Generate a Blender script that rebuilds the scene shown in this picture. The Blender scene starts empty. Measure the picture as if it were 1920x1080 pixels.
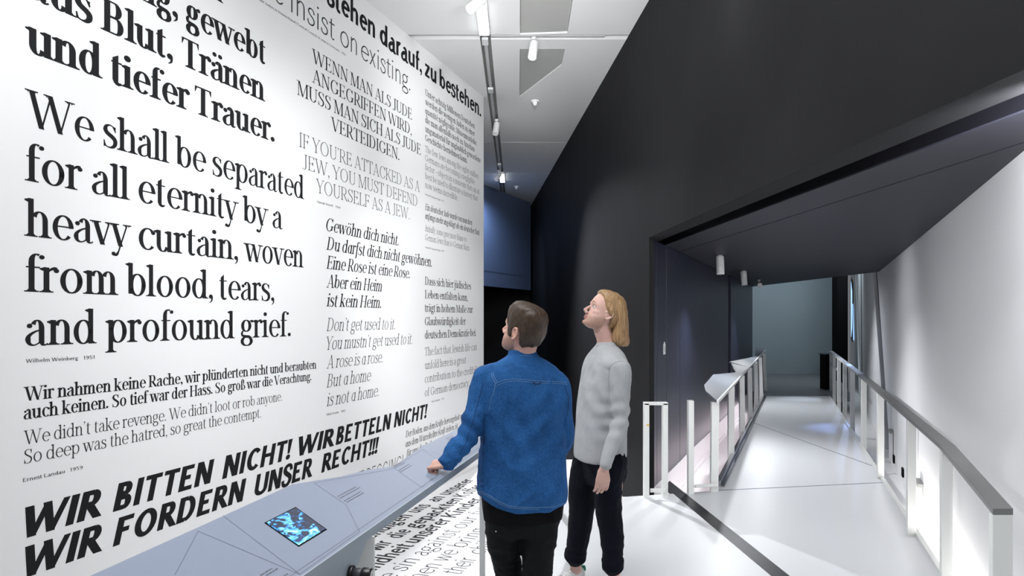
import bpy, bmesh, math, random
from mathutils import Vector, Matrix, noise
from mathutils.bvhtree import BVHTree
random.seed(7)
SC=bpy.context.scene; COL=SC.collection
# ---------------------------------------------------------------- camera
cam=bpy.data.cameras.new('camera'); cam.sensor_width=36; cam.lens=24; cam.shift_y=59/1920; cam.clip_start=.05
co=bpy.data.objects.new('camera',cam); COL.objects.link(co); co.location=(0,0,1.62); co.rotation_euler=(math.pi/2,0,0)
SC.camera=co
# ---------------------------------------------------------------- world, exposure
wd=bpy.data.worlds.new('world'); SC.world=wd; wd.use_nodes=True
wd.node_tree.nodes['Background'].inputs[0].default_value=(.9,.95,1,1); wd.node_tree.nodes['Background'].inputs[1].default_value=.25
vs=SC.view_settings; vs.view_transform='Standard'; vs.look='None'; vs.gamma=1; vs.use_curve_mapping=False; vs.exposure=0.0
# ---------------------------------------------------------------- lights
def area(name,loc,aim,power,sx,sy,col=(1,1,1),spread=math.pi,roll=None):
    l=bpy.data.lights.new(name,'AREA'); l.shape='RECTANGLE'; l.size=sx; l.size_y=sy; l.energy=power; l.color=col; l.spread=spread
    o=bpy.data.objects.new(name,l); COL.objects.link(o); o.location=loc
    d=Vector(aim)-Vector(loc); o.rotation_euler=d.to_track_quat('-Z','Y').to_euler(); return o
def spot(name,loc,aim,power,ang,blend=.5,col=(1,1,1),r=.05):
    l=bpy.data.lights.new(name,'SPOT'); l.energy=power; l.spot_size=math.radians(ang); l.spot_blend=blend; l.color=col; l.shadow_soft_size=r
    o=bpy.data.objects.new(name,l); COL.objects.link(o); o.location=loc
    o.rotation_euler=(Vector(aim)-Vector(loc)).to_track_quat('-Z','Y').to_euler(); return o
def lintube(name,p,q,aim,power,w,col=(1,1,1)):
    """long thin area light from p to q facing the point aim"""
    p,q,aim=Vector(p),Vector(q),Vector(aim); c=(p+q)/2; x=(q-p).normalized(); z=(c-aim); z=(z-x*z.dot(x)).normalized(); y=z.cross(x)
    l=bpy.data.lights.new(name,'AREA'); l.shape='RECTANGLE'; l.size=(q-p).length; l.size_y=w; l.energy=power; l.color=col
    o=bpy.data.objects.new(name,l); COL.objects.link(o); o.matrix_world=Matrix((x,y,z)).transposed().to_4x4(); o.location=c; return o
# track wall washers above the near end of the lettered wall (before the frame), then lights added out of view
lintube('wall_washer',(-.9,-1.5,4.55),(-.5,4.8,4.55),(-3.1,1.6,1.2),6.1,.25,(.97,.985,1))
area('hall_fill_near',(-.6,2.6,4.62),(-.6,2.8,0),190,2.4,3.6,(.97,.985,1))  # broad unseen fill added for the general brightness of the near hall
spot('spot_wall_end_high',(.5,3.6,4.55),(-.80,8.7,3.4),410,40,1,(.97,.985,1),.12)  # this and the next: unseen spots added to brighten the wall's far end
spot('spot_wall_end_low',(.9,3.2,4.55),(-.85,8.4,.9),1.1e+03,40,1,(.97,.985,1),.12)
spot('spot_wall_middle',(.4,4.4,4.55),(-1.7,5.8,2.4),13.3,70,1,(.97,.985,1),.12)
spot('platform_spot',(.9,4.6,4.55),(2.5,5.6,0),10.9,64,.8,(.97,.985,1),.12)
area('ceiling_fill',(.25,3.3,3.25),(.15,9.5,4.9),23,1.4,.4,(.97,.985,1),math.radians(75))  # unseen fill added above the view to brighten the ceiling
area('ceiling_fill_forward',(.3,4.2,3.85),(.2,11.0,4.80),3.53,1.4,.3,(.97,.985,1),math.radians(60))  # second added fill, carries the brightness further along the ceiling
spot('spot_wall_text',(1.0,3.4,4.5),(-1.7,5.5,1.5),459,64,1,(.97,.985,1),.12)  # unseen spot added to lift the middle of the quotations
spot('right_wall_fill',(1.74,2.1,2.34),(4.2,7.4,1.5),294,100,1,(.96,.975,1),.05)  # added out of view to brighten the right wall; no fitting is modelled
spot('platform_spot_right',(1.3,4.4,4.5),(2.7,3.6,0),81.8,60,1,(.97,.985,1),.12)
spot('ceiling_fill_far',(.3,4.3,3.75),(.22,11.8,4.66),496,13,1,(.95,.975,1),.1)  # narrow unseen spot added to lift the far ceiling
spot('spot_dark_wall',(-.5,4.0,4.5),(1.35,6.6,2.2),110,40,1,(.97,.98,1),.15)  # unseen spot added for the paler patch on the dark wall
# luminaires on the ceiling track that are in view
spot('track_light_near',(-.30,6.9,4.50),(-.9,8.2,2.0),7.05,120,1,(.96,.98,1),.04)
spot('ceiling_wash',(-.27,10.35,4.30),(-.35,9.4,2.0),1.4e+03,110,1,(.95,.97,1),.03)
# the narrow passage: strips of light under both edges of the bridge
lintube('bridge_strip_left',(1.95,6.75,-.16),(5.2,14.3,-.16),(-2.6,12.0,-.1),13,.03,(1,.86,.92))
lintube('bridge_strip_right_near',(1.40,.95,-.16),(3.85,6.9,-.16),(4.6,3.0,-.05),66,.03,(1,.97,.93))
lintube('bridge_strip_right_far',(3.9,7.0,-.16),(6.6,14.1,-.16),(7.4,9.6,-.05),2.67,.03,(.9,.95,1))
# the three fittings under the passage soffit
spot('soffit_spot_near',(2.52,8.22,2.10),(2.9,7.6,0),172,130,.8,(.95,.97,1),.04)
spot('soffit_spot_middle',(3.70,10.85,2.10),(4.2,10.3,0),9.1,130,.8,(.93,.95,1),.04)
spot('soffit_spot_far',(4.70,12.95,2.06),(5.3,12.0,0),130,140,.8,(.92,.96,1),.04)
spot('soffit_spot_near_side',(2.50,8.30,2.12),(4.5,7.6,1.3),42,85,1,(.96,.97,1),.04)
# daylight through the slit window far down the passage
spot('slit_daylight',(9.9,19.5,2.6),(5.2,9.5,0),231,20,.5,(.40,.55,1),.05)
area('rear_hall_light',(8.0,17.2,4.5),(8.2,20.2,1.6),170,1.6,1.6,(.80,.92,1))
spot('slit_light_blue',(5.95,11.6,2.1),(4.85,10.2,0),230,20,.8,(.30,.45,1),.12)
spot('slit_light_white',(7.1,14.4,2.3),(5.9,13.9,0),110,22,.8,(.75,.85,1),.12)
# track spots far down the hall
spot('track_spot_far_a',(-.24,12.4,4.35),(-.6,13.2,3.5),121,120,.9,(.75,.85,1),.04)
spot('track_spot_far_b',(-.50,14.5,4.30),(-.75,15.9,2.6),203,110,.9,(.55,.72,1),.04)
# ---------------------------------------------------------------- materials
MATS={}
def mat(name,col,rough=.5,metal=0,spec=.5,bump=0,bscale=200,var=0,vscale=3,emit=None,estr=0,coat=0,stretch=None):
    if name in MATS: return MATS[name]
    m=bpy.data.materials.new(name); m.use_nodes=True; nt=m.node_tree; b=nt.nodes['Principled BSDF']
    b.inputs['Base Color'].default_value=(*col,1); b.inputs['Roughness'].default_value=rough; b.inputs['Metallic'].default_value=metal
    b.inputs['Specular IOR Level'].default_value=spec; b.inputs['Coat Weight'].default_value=coat
    if emit: b.inputs['Emission Color'].default_value=(*emit,1); b.inputs['Emission Strength'].default_value=estr
    tc=nt.nodes.new('ShaderNodeTexCoord'); src=tc.outputs['Object']
    if stretch:
        mp=nt.nodes.new('ShaderNodeMapping'); mp.inputs['Scale'].default_value=stretch; nt.links.new(src,mp.inputs[0]); src=mp.outputs[0]
    if var:
        n=nt.nodes.new('ShaderNodeTexNoise'); n.inputs['Scale'].default_value=vscale; n.inputs['Detail'].default_value=5
        nt.links.new(src,n.inputs['Vector'])
        mx=nt.nodes.new('ShaderNodeMix'); mx.data_type='RGBA'
        mx.inputs[6].default_value=(*[max(c*(1-var),0) for c in col],1); mx.inputs[7].default_value=(*[min(c*(1+var),1) for c in col],1)
        nt.links.new(n.outputs[0],mx.inputs[0]); nt.links.new(mx.outputs[2],b.inputs['Base Color'])
    if bump:
        n=nt.nodes.new('ShaderNodeTexNoise'); n.inputs['Scale'].default_value=bscale; n.inputs['Detail'].default_value=3; nt.links.new(src,n.inputs['Vector'])
        bp=nt.nodes.new('ShaderNodeBump'); bp.inputs['Strength'].default_value=bump; bp.inputs['Distance'].default_value=.002
        nt.links.new(n.outputs[0],bp.inputs['Height']); nt.links.new(bp.outputs[0],b.inputs['Normal'])
    MATS[name]=m; return m
M_WALL=mat('wall_white_satin',(.86,.86,.86),.7,spec=.1,bump=.03,bscale=90)
M_CEIL=mat('ceiling_plaster',(.84,.84,.83),.95,spec=.1,bump=.05,bscale=60)
M_CEILP=mat('ceiling_hatch_grey',(.46,.46,.44),.9,var=.03,vscale=8)
M_DARK=mat('dark_cladding',(.021,.021,.023),.60,spec=.03,var=.25,vscale=1.2,bump=.02,bscale=40)
M_NAVY=mat('navy_panel',(.014,.016,.038),.36,spec=.5,var=.12,vscale=2,bump=.03,bscale=60,stretch=(1,1,.05))
M_SOFF=mat('dark_soffit',(.024,.024,.034),.48,spec=.12,var=.08,vscale=2)
M_BLACK=mat('recess_black',(.004,.004,.005),.8,spec=.1)
M_FLOOR=mat('white_resin_floor',(.80,.81,.83),.34,spec=.35,var=.02,vscale=1.5,bump=.02,bscale=12)
M_LOW=mat('lower_floor_white',(.80,.79,.80),.4,var=.02,vscale=3)
M_LOWR=mat('white_render',(.80,.80,.81),.85,bump=.04,bscale=50,var=.015,vscale=2)
M_STEEL=mat('dark_steel_track',(.055,.055,.06),.35,metal=.6,var=.15,vscale=9,stretch=(1,6,1))
M_CHROME=mat('brushed_aluminium',(.6,.61,.63),.25,metal=1)
M_POST=mat('white_lacquer_steel',(.80,.81,.79),.35,bump=.02,bscale=300,spec=.45)
M_RAIL=mat('grey_rail_cap',(.17,.172,.168),.38,spec=.5,bump=.03,bscale=400)
M_DESK=mat('blue_grey_lacquer',(.27,.305,.39),.5,spec=.06,var=.04,vscale=1.3,bump=.02,bscale=500)
M_LINE=mat('engraved_line',(.13,.15,.20),.6)
M_INKT=mat('panel_print',(.10,.11,.15),.6)
M_TEAL=mat('grey_teal_wall',(.27,.32,.345),.9,var=.05,vscale=1.5,bump=.05,bscale=50)
M_BLUEW=mat('blue_grey_panel',(.12,.16,.26),.5,var=.05,vscale=2)
M_LAMP=mat('white_lamp_body',(.82,.82,.82),.35)
M_GLOW=mat('lamp_glow',(1,1,1),.5,emit=(.93,.97,1),estr=5)
M_DAY=mat('daylight_window',(.6,.8,1),.3,emit=(.35,.62,1),estr=1.3)
# ---------------------------------------------------------------- object helpers
def new(name,me,m=None,parent=None,kind=None,label=None,cat=None,group=None,smooth=False):
    o=bpy.data.objects.new(name,me); COL.objects.link(o)
    if m: me.materials.append(m)
    if parent: o.parent=parent
    if kind: o['kind']=kind
    if label: o['label']=label
    if cat: o['category']=cat
    if group: o['group']=group
    if smooth: me.shade_smooth()
    return o
def empty(name,label=None,cat=None,group=None,loc=(0,0,0),kind=None):
    o=bpy.data.objects.new(name,None); COL.objects.link(o); o.location=loc; o.empty_display_size=.1
    if label: o['label']=label
    if cat: o['category']=cat
    if group: o['group']=group
    if kind: o['kind']=kind
    return o
def pydata(name,v,f):
    me=bpy.data.meshes.new(name); me.from_pydata([tuple(x) for x in v],[],f); me.update(); return me
def prism(name,poly,z0,z1,m,parent=None,kind=None,bev=0,**k):
    """vertical prism over a plan polygon; z0/z1 may be lists per corner"""
    n=len(poly); a=z0 if isinstance(z0,(list,tuple)) else [z0]*n; b=z1 if isinstance(z1,(list,tuple)) else [z1]*n
    off=Vector(parent.location) if parent else Vector((0,0,0))
    v=[Vector((p[0],p[1],a[i]))-off for i,p in enumerate(poly)]+[Vector((p[0],p[1],b[i]))-off for i,p in enumerate(poly)]
    f=[list(range(n))[::-1],list(range(n,2*n))]+[[i,(i+1)%n,n+(i+1)%n,n+i] for i in range(n)]
    me=pydata(name,v,f); bm=bmesh.new(); bm.from_mesh(me); bmesh.ops.recalc_face_normals(bm,faces=bm.faces)
    if bev: bmesh.ops.bevel(bm,geom=bm.edges[:],offset=bev,segments=2,affect='EDGES',profile=.5)
    bm.to_mesh(me); bm.free(); return new(name,me,m,parent,kind,**k)
def slabquad(name,P,n,t,m,parent=None,kind=None,bev=0,**k):
    """planar polygon P thickened by t along -n"""
    P=[Vector(p) for p in P]; n=Vector(n).normalized(); off=Vector(parent.location) if parent else Vector((0,0,0))
    c=len(P); v=[p-off for p in P]+[p-n*t-off for p in P]
    f=[list(range(c)),list(range(c,2*c))[::-1]]+[[i,(i+1)%c,c+(i+1)%c,c+i] for i in range(c)]
    me=pydata(name,v,f); bm=bmesh.new(); bm.from_mesh(me); bmesh.ops.recalc_face_normals(bm,faces=bm.faces)
    if bev: bmesh.ops.bevel(bm,geom=bm.edges[:],offset=bev,segments=2,affect='EDGES',profile=.5)
    bm.to_mesh(me); bm.free(); return new(name,me,m,parent,kind,**k)
def bar(name,p,q,w,h,m,parent=None,up=(0,0,1),bev=.003,**k):
    """rectangular bar from p to q: w across, h along `up`"""
    p,q=Vector(p),Vector(q); x=(q-p).normalized(); u=Vector(up); u=(u-x*u.dot(x)).normalized(); s=x.cross(u)
    off=Vector(parent.location) if parent else Vector((0,0,0))
    c=[p+s*a*w/2+u*b*h/2-off for a,b in((-1,-1),(1,-1),(1,1),(-1,1))]+[q+s*a*w/2+u*b*h/2-off for a,b in((-1,-1),(1,-1),(1,1),(-1,1))]
    me=pydata(name,c,[[0,1,2,3],[7,6,5,4],[0,4,5,1],[1,5,6,2],[2,6,7,3],[3,7,4,0]])
    bm=bmesh.new(); bm.from_mesh(me); bmesh.ops.recalc_face_normals(bm,faces=bm.faces)
    if bev: bmesh.ops.bevel(bm,geom=bm.edges[:],offset=bev,segments=2,affect='EDGES',profile=.5)
    bm.to_mesh(me); bm.free(); return new(name,me,m,parent,**k)
def lathe(name,p,q,prof,m,parent=None,n=24,**k):
    """surface of revolution about p->q; prof = [(t along axis in metres, radius)]"""
    p,q=Vector(p),Vector(q); z=(q-p).normalized(); x=z.orthogonal().normalized(); y=z.cross(x)
    off=Vector(parent.location) if parent else Vector((0,0,0)); v=[];f=[]
    for t,r in prof:
        for i in range(n):
            a=2*math.pi*i/n; v.append(p+z*t+x*r*math.cos(a)+y*r*math.sin(a)-off)
    for j in range(len(prof)-1):
        for i in range(n): f.append([j*n+i,j*n+(i+1)%n,(j+1)*n+(i+1)%n,(j+1)*n+i])
    f.append(list(range(n))[::-1]); f.append([(len(prof)-1)*n+i for i in range(n)])
    me=pydata(name,v,f); o=new(name,me,m,parent,**k)
    for p_ in me.polygons: p_.use_smooth=len(p_.vertices)==4
    return o
WALL_LINES=[
  (3.823, 0.185, 'SB', 0, [('einen schweren', 3.681, 5.054)]),
  (3.555, 0.185, 'SB', 0, [('Vorhang, gewebt', 3.681, 5.489)]),
  (3.269, 0.185, 'SB', 0, [('aus Blut, Tränen', 3.681, 5.489)]),
  (2.988, 0.185, 'SB', 0, [('und', 3.683, 4.12), ('tiefer', 4.175, 4.758), ('Trauer.', 4.799, 5.598)]),
  (2.609, 0.187, 'SR', 0, [('We shall be separated', 3.681, 5.963)]),
  (2.328, 0.187, 'SR', 0, [('for all eternity by a', 3.681, 5.693)]),
  (2.046, 0.187, 'SR', 0, [('heavy', 3.678, 4.31), ('curtain,', 4.362, 5.2), ('woven', 5.254, 5.956)]),
  (1.762, 0.187, 'SR', 0, [('from', 3.678, 4.223), ('blood,', 4.27, 4.959), ('tears,', 5.019, 5.592)]),
  (1.486, 0.187, 'SR', 0, [('and', 3.683, 4.083), ('profound', 4.137, 5.168), ('grief.', 5.227, 5.792)]),
  (1.399, 0.0195, 'AT', 0, [('Wilhelm Weinberg', 3.686, 3.971), ('1951', 4.002, 4.07)]),
  (1.205, 0.072, 'SM', 0, [('Wir nahmen keine Rache, wir plünderten nicht und beraubten', 3.675, 6.13)]),
  (1.112, 0.072, 'SM', 0, [('auch keinen. So tief war der Hass. So groß war die Verachtung.', 3.675, 6.06)]),
  (0.983, 0.072, 'SG', 0, [("We didn't take revenge. We didn't loot or rob anyone.", 3.675, 5.684)]),
  (0.886, 0.072, 'SG', 0, [('So deep was the hatred, so great the contempt.', 3.678, 5.441)]),
  (0.795, 0.0195, 'AT', 0, [('Ernest Landau', 3.672, 3.894), ('1959', 3.924, 3.999)]),
  (0.507, 0.157, 'BI', 0.2, [('WIR', 3.683, 4.113), ('BITTEN', 4.185, 4.974), ('NICHT!', 5.044, 5.818), ('WIR', 5.893, 6.386), ('BETTELN', 6.41, 7.399), ('NICHT!', 7.443, 8.22)]),
  (0.306, 0.157, 'BI', 0.2, [('WIR', 3.683, 4.117), ('FORDERN', 4.185, 5.287), ('UNSER', 5.372, 6.071), ('RECHT!!!', 6.198, 7.157)]),
  (0.035, 0.157, 'LI', 0.2, [("WE'RE NOT ASKING! WE'RE NOT BEGGING!", 4.519, 7.646)]),
  (4.363, 0.205, 'SS', 0, [('Wir be', 5.412, 6.275), ('stehen', 6.275, 7.077), ('darauf,', 7.167, 8.075), ('zu', 8.14, 8.44), ('bestehen.', 8.526, 9.822)]),
  (4.081, 0.198, 'SL', 0, [('We', 5.332, 5.713), ('insist', 5.792, 6.394), ('on', 6.485, 6.754), ('existing.', 6.827, 7.8)]),
  (4.008, 0.0195, 'AT', 0, [('Zentralrat der Juden in Deutschland | Central Council of Jews in Germany', 5.249, 6.472), ('1950', 6.501, 6.569)]),
  (3.777, 0.118, 'SC', 0, [('WENN MAN ALS JUDE', 6.067, 7.836)]),
  (3.611, 0.118, 'SC', 0, [('ANGEGRIFFEN WIRD,', 6.071, 7.83)]),
  (3.445, 0.118, 'SC', 0, [('MUSS MAN SICH ALS JUDE', 5.866, 8.043)]),
  (3.28, 0.118, 'SC', 0, [('VERTEIDIGEN.', 6.338, 7.56)]),
  (3.028, 0.118, 'SX', 0, [("IF YOU'RE ATTACKED AS A", 5.9, 8.023)]),
  (2.861, 0.118, 'SX', 0, [('JEW, YOU MUST DEFEND', 5.942, 7.96)]),
  (2.695, 0.118, 'SX', 0, [('YOURSELF AS A JEW.', 6.122, 7.782)]),
  (2.61, 0.0195, 'AT', 0, [('Hannah Arendt', 6.141, 6.37), ('1964', 6.41, 6.485)]),
  (2.388, 0.115, 'SR', 0.2, [('Gewöhn dich nicht.', 6.271, 7.543)]),
  (2.224, 0.115, 'SR', 0.2, [('Du darfst dich nicht gewöhnen.', 6.271, 8.321)]),
  (2.061, 0.115, 'SR', 0.2, [('Eine Rose ist eine Rose.', 6.271, 7.788)]),
  (1.897, 0.115, 'SR', 0.2, [('Aber ein Heim', 6.271, 7.208)]),
  (1.733, 0.115, 'SR', 0.2, [('ist kein Heim.', 6.271, 7.193)]),
  (1.519, 0.115, 'SH', 0.2, [("Don't get used to it.", 6.275, 7.468)]),
  (1.356, 0.115, 'SH', 0.2, [("You mustn't get used to it.", 6.275, 7.842)]),
  (1.193, 0.115, 'SH', 0.2, [('A rose is a rose.', 6.275, 7.219)]),
  (1.029, 0.115, 'SH', 0.2, [('But a home', 6.275, 7.003)]),
  (0.866, 0.115, 'SH', 0.2, [('is not a home.', 6.275, 7.142)]),
  (0.786, 0.0195, 'AT', 0, [('Hilde Domin', 6.275, 6.46), ('1960', 6.493, 6.561)]),
  (4.144, 0.072, 'S5', 0, [('Unter achtzig Millionen Deutschen', 8.153, 9.597)]),
  (4.042, 0.072, 'S5', 0, [('werden die wenigen Juden zu einer', 8.153, 9.597)]),
  (3.94, 0.072, 'S5', 0, [('quantité négligeable. Museumsstücke,', 8.153, 9.671)]),
  (3.839, 0.072, 'S5', 0, [('die man allenfalls noch zu Anschau-', 8.153, 9.616)]),
  (3.737, 0.072, 'S5', 0, [('ungsmaterial für unglaublich gewordene', 8.153, 9.803)]),
  (3.635, 0.072, 'S5', 0, [('Geschichte hernehmen kann.', 8.153, 9.348)]),
  (3.508, 0.072, 'S6', 0, [('The few Jews among the eighty million', 8.153, 9.721)]),
  (3.407, 0.072, 'S6', 0, [('Germans are becoming a negligible', 8.153, 9.597)]),
  (3.306, 0.072, 'S6', 0, [('factor – objects in a museum that can at', 8.153, 9.757)]),
  (3.205, 0.072, 'S6', 0, [('best be used to illustrate a history that', 8.153, 9.697)]),
  (3.104, 0.072, 'S6', 0, [('now seems incredible.', 8.153, 9.054)]),
  (3.021, 0.0195, 'AT', 0, [('Konrad Georg von Kaan', 8.16, 8.555), ('1932', 8.584, 8.643)]),
  (2.856, 0.072, 'S5', 0.2, [('Ein deutscher Jude wurde von manchen', 8.153, 9.507)]),
  (2.755, 0.072, 'S5', 0.2, [('anfangs mehr angeklagt als ein deutscher Nazi.', 8.153, 9.765)]),
  (2.614, 0.072, 'S6', 0.2, [('Initially, some gave more blame to', 8.153, 9.322)]),
  (2.512, 0.072, 'S6', 0.2, [('German Jews than to German Nazis.', 8.153, 9.418)]),
  (2.424, 0.0195, 'AT', 0, [('Heinrich Georg von Kaan', 8.16, 8.555), ('1951', 8.584, 8.643)]),
  (2.011, 0.092, 'SR', 0, [('Dass sich hier jüdisches', 8.147, 9.471)]),
  (1.859, 0.092, 'SR', 0, [('Leben entfalten kann,', 8.147, 9.365)]),
  (1.707, 0.092, 'SR', 0, [('trägt in hohem Maße zur', 8.147, 9.53)]),
  (1.554, 0.092, 'SR', 0, [('Glaubwürdigkeit der', 8.147, 9.296)]),
  (1.402, 0.092, 'SR', 0, [('deutschen Demokratie bei.', 8.147, 9.643)]),
  (1.212, 0.092, 'SH', 0, [('The fact that Jewish life can', 8.147, 9.671)]),
  (1.059, 0.092, 'SH', 0, [('unfold here is a great', 8.147, 9.305)]),
  (0.906, 0.092, 'SH', 0, [('contribution to the credibility', 8.147, 9.793)]),
  (0.753, 0.092, 'SH', 0, [('of German democracy.', 8.147, 9.418)]),
  (0.667, 0.0195, 'AT', 0, [('Heinz Galinski', 8.315, 8.533), ('1974', 8.584, 8.643)]),
  (0.364, 0.07, 'SR', 0.15, [('Der Boden, aus dem Kräfte hervorgeholt werden', 7.698, 9.383)]),
  (0.262, 0.07, 'SR', 0.15, [('aus dem Wurzeln ihre Kraft ziehen, ist', 7.696, 9.054)]),
  (0.16, 0.07, 'SR', 0.15, [('für uns der Boden', 7.716, 8.398)]),
]
DESK_BACK = [(-1.0262, 1.6564, 0.9976), (-0.9153, 2.1615, 0.9986), (-0.8286, 2.5682, 1.0), (-0.6976, 2.7903, 0.9791), (-0.6287, 2.9479, 0.9705), (-0.5366, 3.0941, 0.9553), (-0.4666, 3.5337, 0.963), (-0.342, 4.0537, 0.9613), (-0.2426, 4.4363, 0.958)]
DESK_FRONT = [(-0.5905, 1.9233, 0.9003), (-0.4185, 2.6785, 0.9001), (-0.3532, 3.0341, 0.9041), (-0.2045, 3.7397, 0.9071)]
SCREEN = [(-0.7496, 2.3656, 0.9676), (-0.7903, 2.1861, 0.9676), (-0.6525, 2.088, 0.9261), (-0.6138, 2.2551, 0.9259)]
DESK_LINES = [[(-0.916, 2.1625, 0.9988), (-0.598, 1.9233, 0.9022), (-0.5147, 2.307, 0.9032), (-0.6088, 2.5058, 0.9393), (-0.7651, 2.6396, 0.9877), (-0.5505, 3.0206, 0.9545), (-0.5331, 3.0711, 0.953), (-0.3838, 2.907, 0.9046), (-0.3566, 3.0636, 0.9068)], [(-0.8676, 1.7573, 0.9624), (-0.9283, 2.0197, 0.9936), (-0.5977, 1.9224, 0.9021)], [(-0.3388, 3.4697, 0.9261), (-0.455, 3.4793, 0.9568), (-0.3742, 3.3732, 0.9296)], [(-0.5331, 3.0711, 0.953), (-0.455, 3.4793, 0.9568)]]
DESK_TEXT = [[(-0.6526, 2.5623, 0.954), (-0.6176, 2.7166, 0.954)], [(-0.6411, 2.551, 0.9504), (-0.6035, 2.7202, 0.9506)], [(-0.6208, 2.5365, 0.9443), (-0.5905, 2.6784, 0.9447)], [(-0.6103, 2.5279, 0.941), (-0.5785, 2.673, 0.9413)], [(-0.5339, 3.0923, 0.9544), (-0.5089, 3.1868, 0.9535)], [(-0.5252, 3.0699, 0.9509), (-0.4977, 3.1855, 0.9505)], [(-0.5045, 3.0463, 0.9441), (-0.4773, 3.1821, 0.945)], [(-0.4933, 3.0356, 0.9406), (-0.4637, 3.1741, 0.941)], [(-0.365, 3.7988, 0.9522), (-0.3431, 3.921, 0.9537)], [(-0.3522, 3.7879, 0.9482), (-0.3321, 3.9001, 0.9497)], [(-0.3356, 3.7686, 0.9428), (-0.3175, 3.8707, 0.9441)], [(-0.6841, 1.8622, 0.921), (-0.6714, 1.9141, 0.9207)], [(-0.6706, 1.8702, 0.9179), (-0.6578, 1.9225, 0.9177)], [(-0.629, 1.89, 0.9083), (-0.6246, 1.908, 0.9082)]]
RAMP_DESK_BACK = [(2.0162, 6.8272, 0.8946), (2.0108, 7.1495, 0.933), (2.4705, 8.3769, 0.9459), (3.0711, 9.3819, 0.8944), (3.4249, 10.7712, 0.9552), (5.0826, 14.2671, 0.8955), (6.0705, 17.229, 0.9605), (6.2365, 16.8411, 0.87)]
# ---------------------------------------------------------------- lettering: strokes drawn as real outlines
class Pen:
    """draws one glyph at a time as flat polygons; cap height = 1"""
    def __init__(s, t, h, serif=True, n=14, ital=False):
        s.t=t; s.h=h; s.sf=serif; s.n=n; s.it=ital; s.q=[]
    def poly(s, pts): s.q.append([tuple(p) for p in pts])
    def strip(s, pts, ws):
        L=[];R=[]
        m=len(pts)
        for i in range(m):
            a=pts[max(i-1,0)]; b=pts[min(i+1,m-1)]
            dx=b[0]-a[0]; dy=b[1]-a[1]; d=math.hypot(dx,dy) or 1
            nx,ny=-dy/d,dx/d; w=ws[i]/2
            L.append((pts[i][0]+nx*w,pts[i][1]+ny*w)); R.append((pts[i][0]-nx*w,pts[i][1]-ny*w))
        for i in range(m-1): s.poly([L[i],L[i+1],R[i+1],R[i]])
    def A(s,cx,cy,rx,ry,a0=0,a1=360):
        rx-=s.t/2; ry-=s.h/2
        k=max(4,int(abs(a1-a0)/360*s.n*1.7)); P=[];W=[]
        for i in range(k+1):
            a=math.radians(a0+(a1-a0)*i/k)
            P.append((cx+rx*math.cos(a),cy+ry*math.sin(a)))
            W.append(s.h+(s.t-s.h)*abs(math.cos(a))**1.35)
        if abs(a1-a0)>=359:
            P.append(P[1]);W.append(W[1]);P.insert(0,P[-3]);W.insert(0,W[-3])
        s.strip(P,W)
    def C(s,pts):
        # smooth stroke through (x,y,w)
        P=[];W=[];m=len(pts);k=max(2,s.n//4)
        for i in range(m-1):
            p0=pts[max(i-1,0)];p1=pts[i];p2=pts[i+1];p3=pts[min(i+2,m-1)]
            for j in range(k+(i==m-2)):
                u=j/k
                v=[.5*((2*p1[c])+(-p0[c]+p2[c])*u+(2*p0[c]-5*p1[c]+4*p2[c]-p3[c])*u*u+(-p0[c]+3*p1[c]-3*p2[c]+p3[c])*u**3) for c in range(3)]
                P.append(v[:2]);W.append(max(v[2],.01))
        s.strip(P,W)
    def foot(s,x,y,up=False,l=True,r=True,w=None):
        if not s.sf: return
        t=s.t/2 if w is None else w/2; e=.075+s.t*.12; h=s.h*.9; k=-1 if up else 1
        x0=x-t-(e if l else 0); x1=x+t+(e if r else 0)
        s.poly([(x0,y),(x1,y),(x1,y+k*h),(x0,y+k*h)])
        if l: s.poly([(x-t,y+k*h),(x-t-e*.5,y+k*h),(x-t,y+k*(h+.05))])
        if r: s.poly([(x+t,y+k*h),(x+t+e*.5,y+k*h),(x+t,y+k*(h+.05))])
    def V(s,x,y0,y1,b='',t='',w=None):
        w=(s.t if w is None else w)/2
        s.poly([(x-w,y0),(x+w,y0),(x+w,y1),(x-w,y1)])
        if b: s.foot(x,y0,False,b in 'sl',b in 'sr',w*2)
        if t in ('s','l','r'): s.foot(x,y1,True,t in 'sl',t in 'sr',w*2)
        if t=='f' and s.sf: s.poly([(x-w-.085,y1-.035),(x-w-.085,y1-.035-s.h*.8),(x-w,y1-.11),(x-w,y1),(x,y1+.01)])
    def H(s,x0,x1,y,k=0):   # k=1: y is the top edge, -1: the bottom edge
        y-=k*s.h/2; h=s.h/2
        s.poly([(x0,y-h),(x1,y-h),(x1,y+h),(x0,y+h)])
    def L(s,x0,y0,x1,y1,m='T'):
        w=(s.t if m=='T' else max(s.h*1.15,s.t*.26) if s.sf else s.h)
        d=math.hypot(x1-x0,y1-y0); w=w/2*d/max(abs(y1-y0),.01)
        s.poly([(x0-w,y0),(x0+w,y0),(x1+w,y1),(x1-w,y1)])
    def B(s,x,y,r=None,always=False):
        if not (s.sf or always): return
        r=r or s.t*.56
        s.poly([(x+r*math.cos(a*math.pi/6),y+r*math.sin(a*math.pi/6)) for a in range(12)])
    def K(s,x,y,k,d=-1,e=.15): # beak on an arm end at x, arm edge y, k=+1 hangs down from the top
        if s.sf: s.poly([(x,y),(x,y-k*e),(x-s.h*.5,y-k*e),(x-.09,y-k*s.h*.7),(x-.09,y)])

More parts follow.
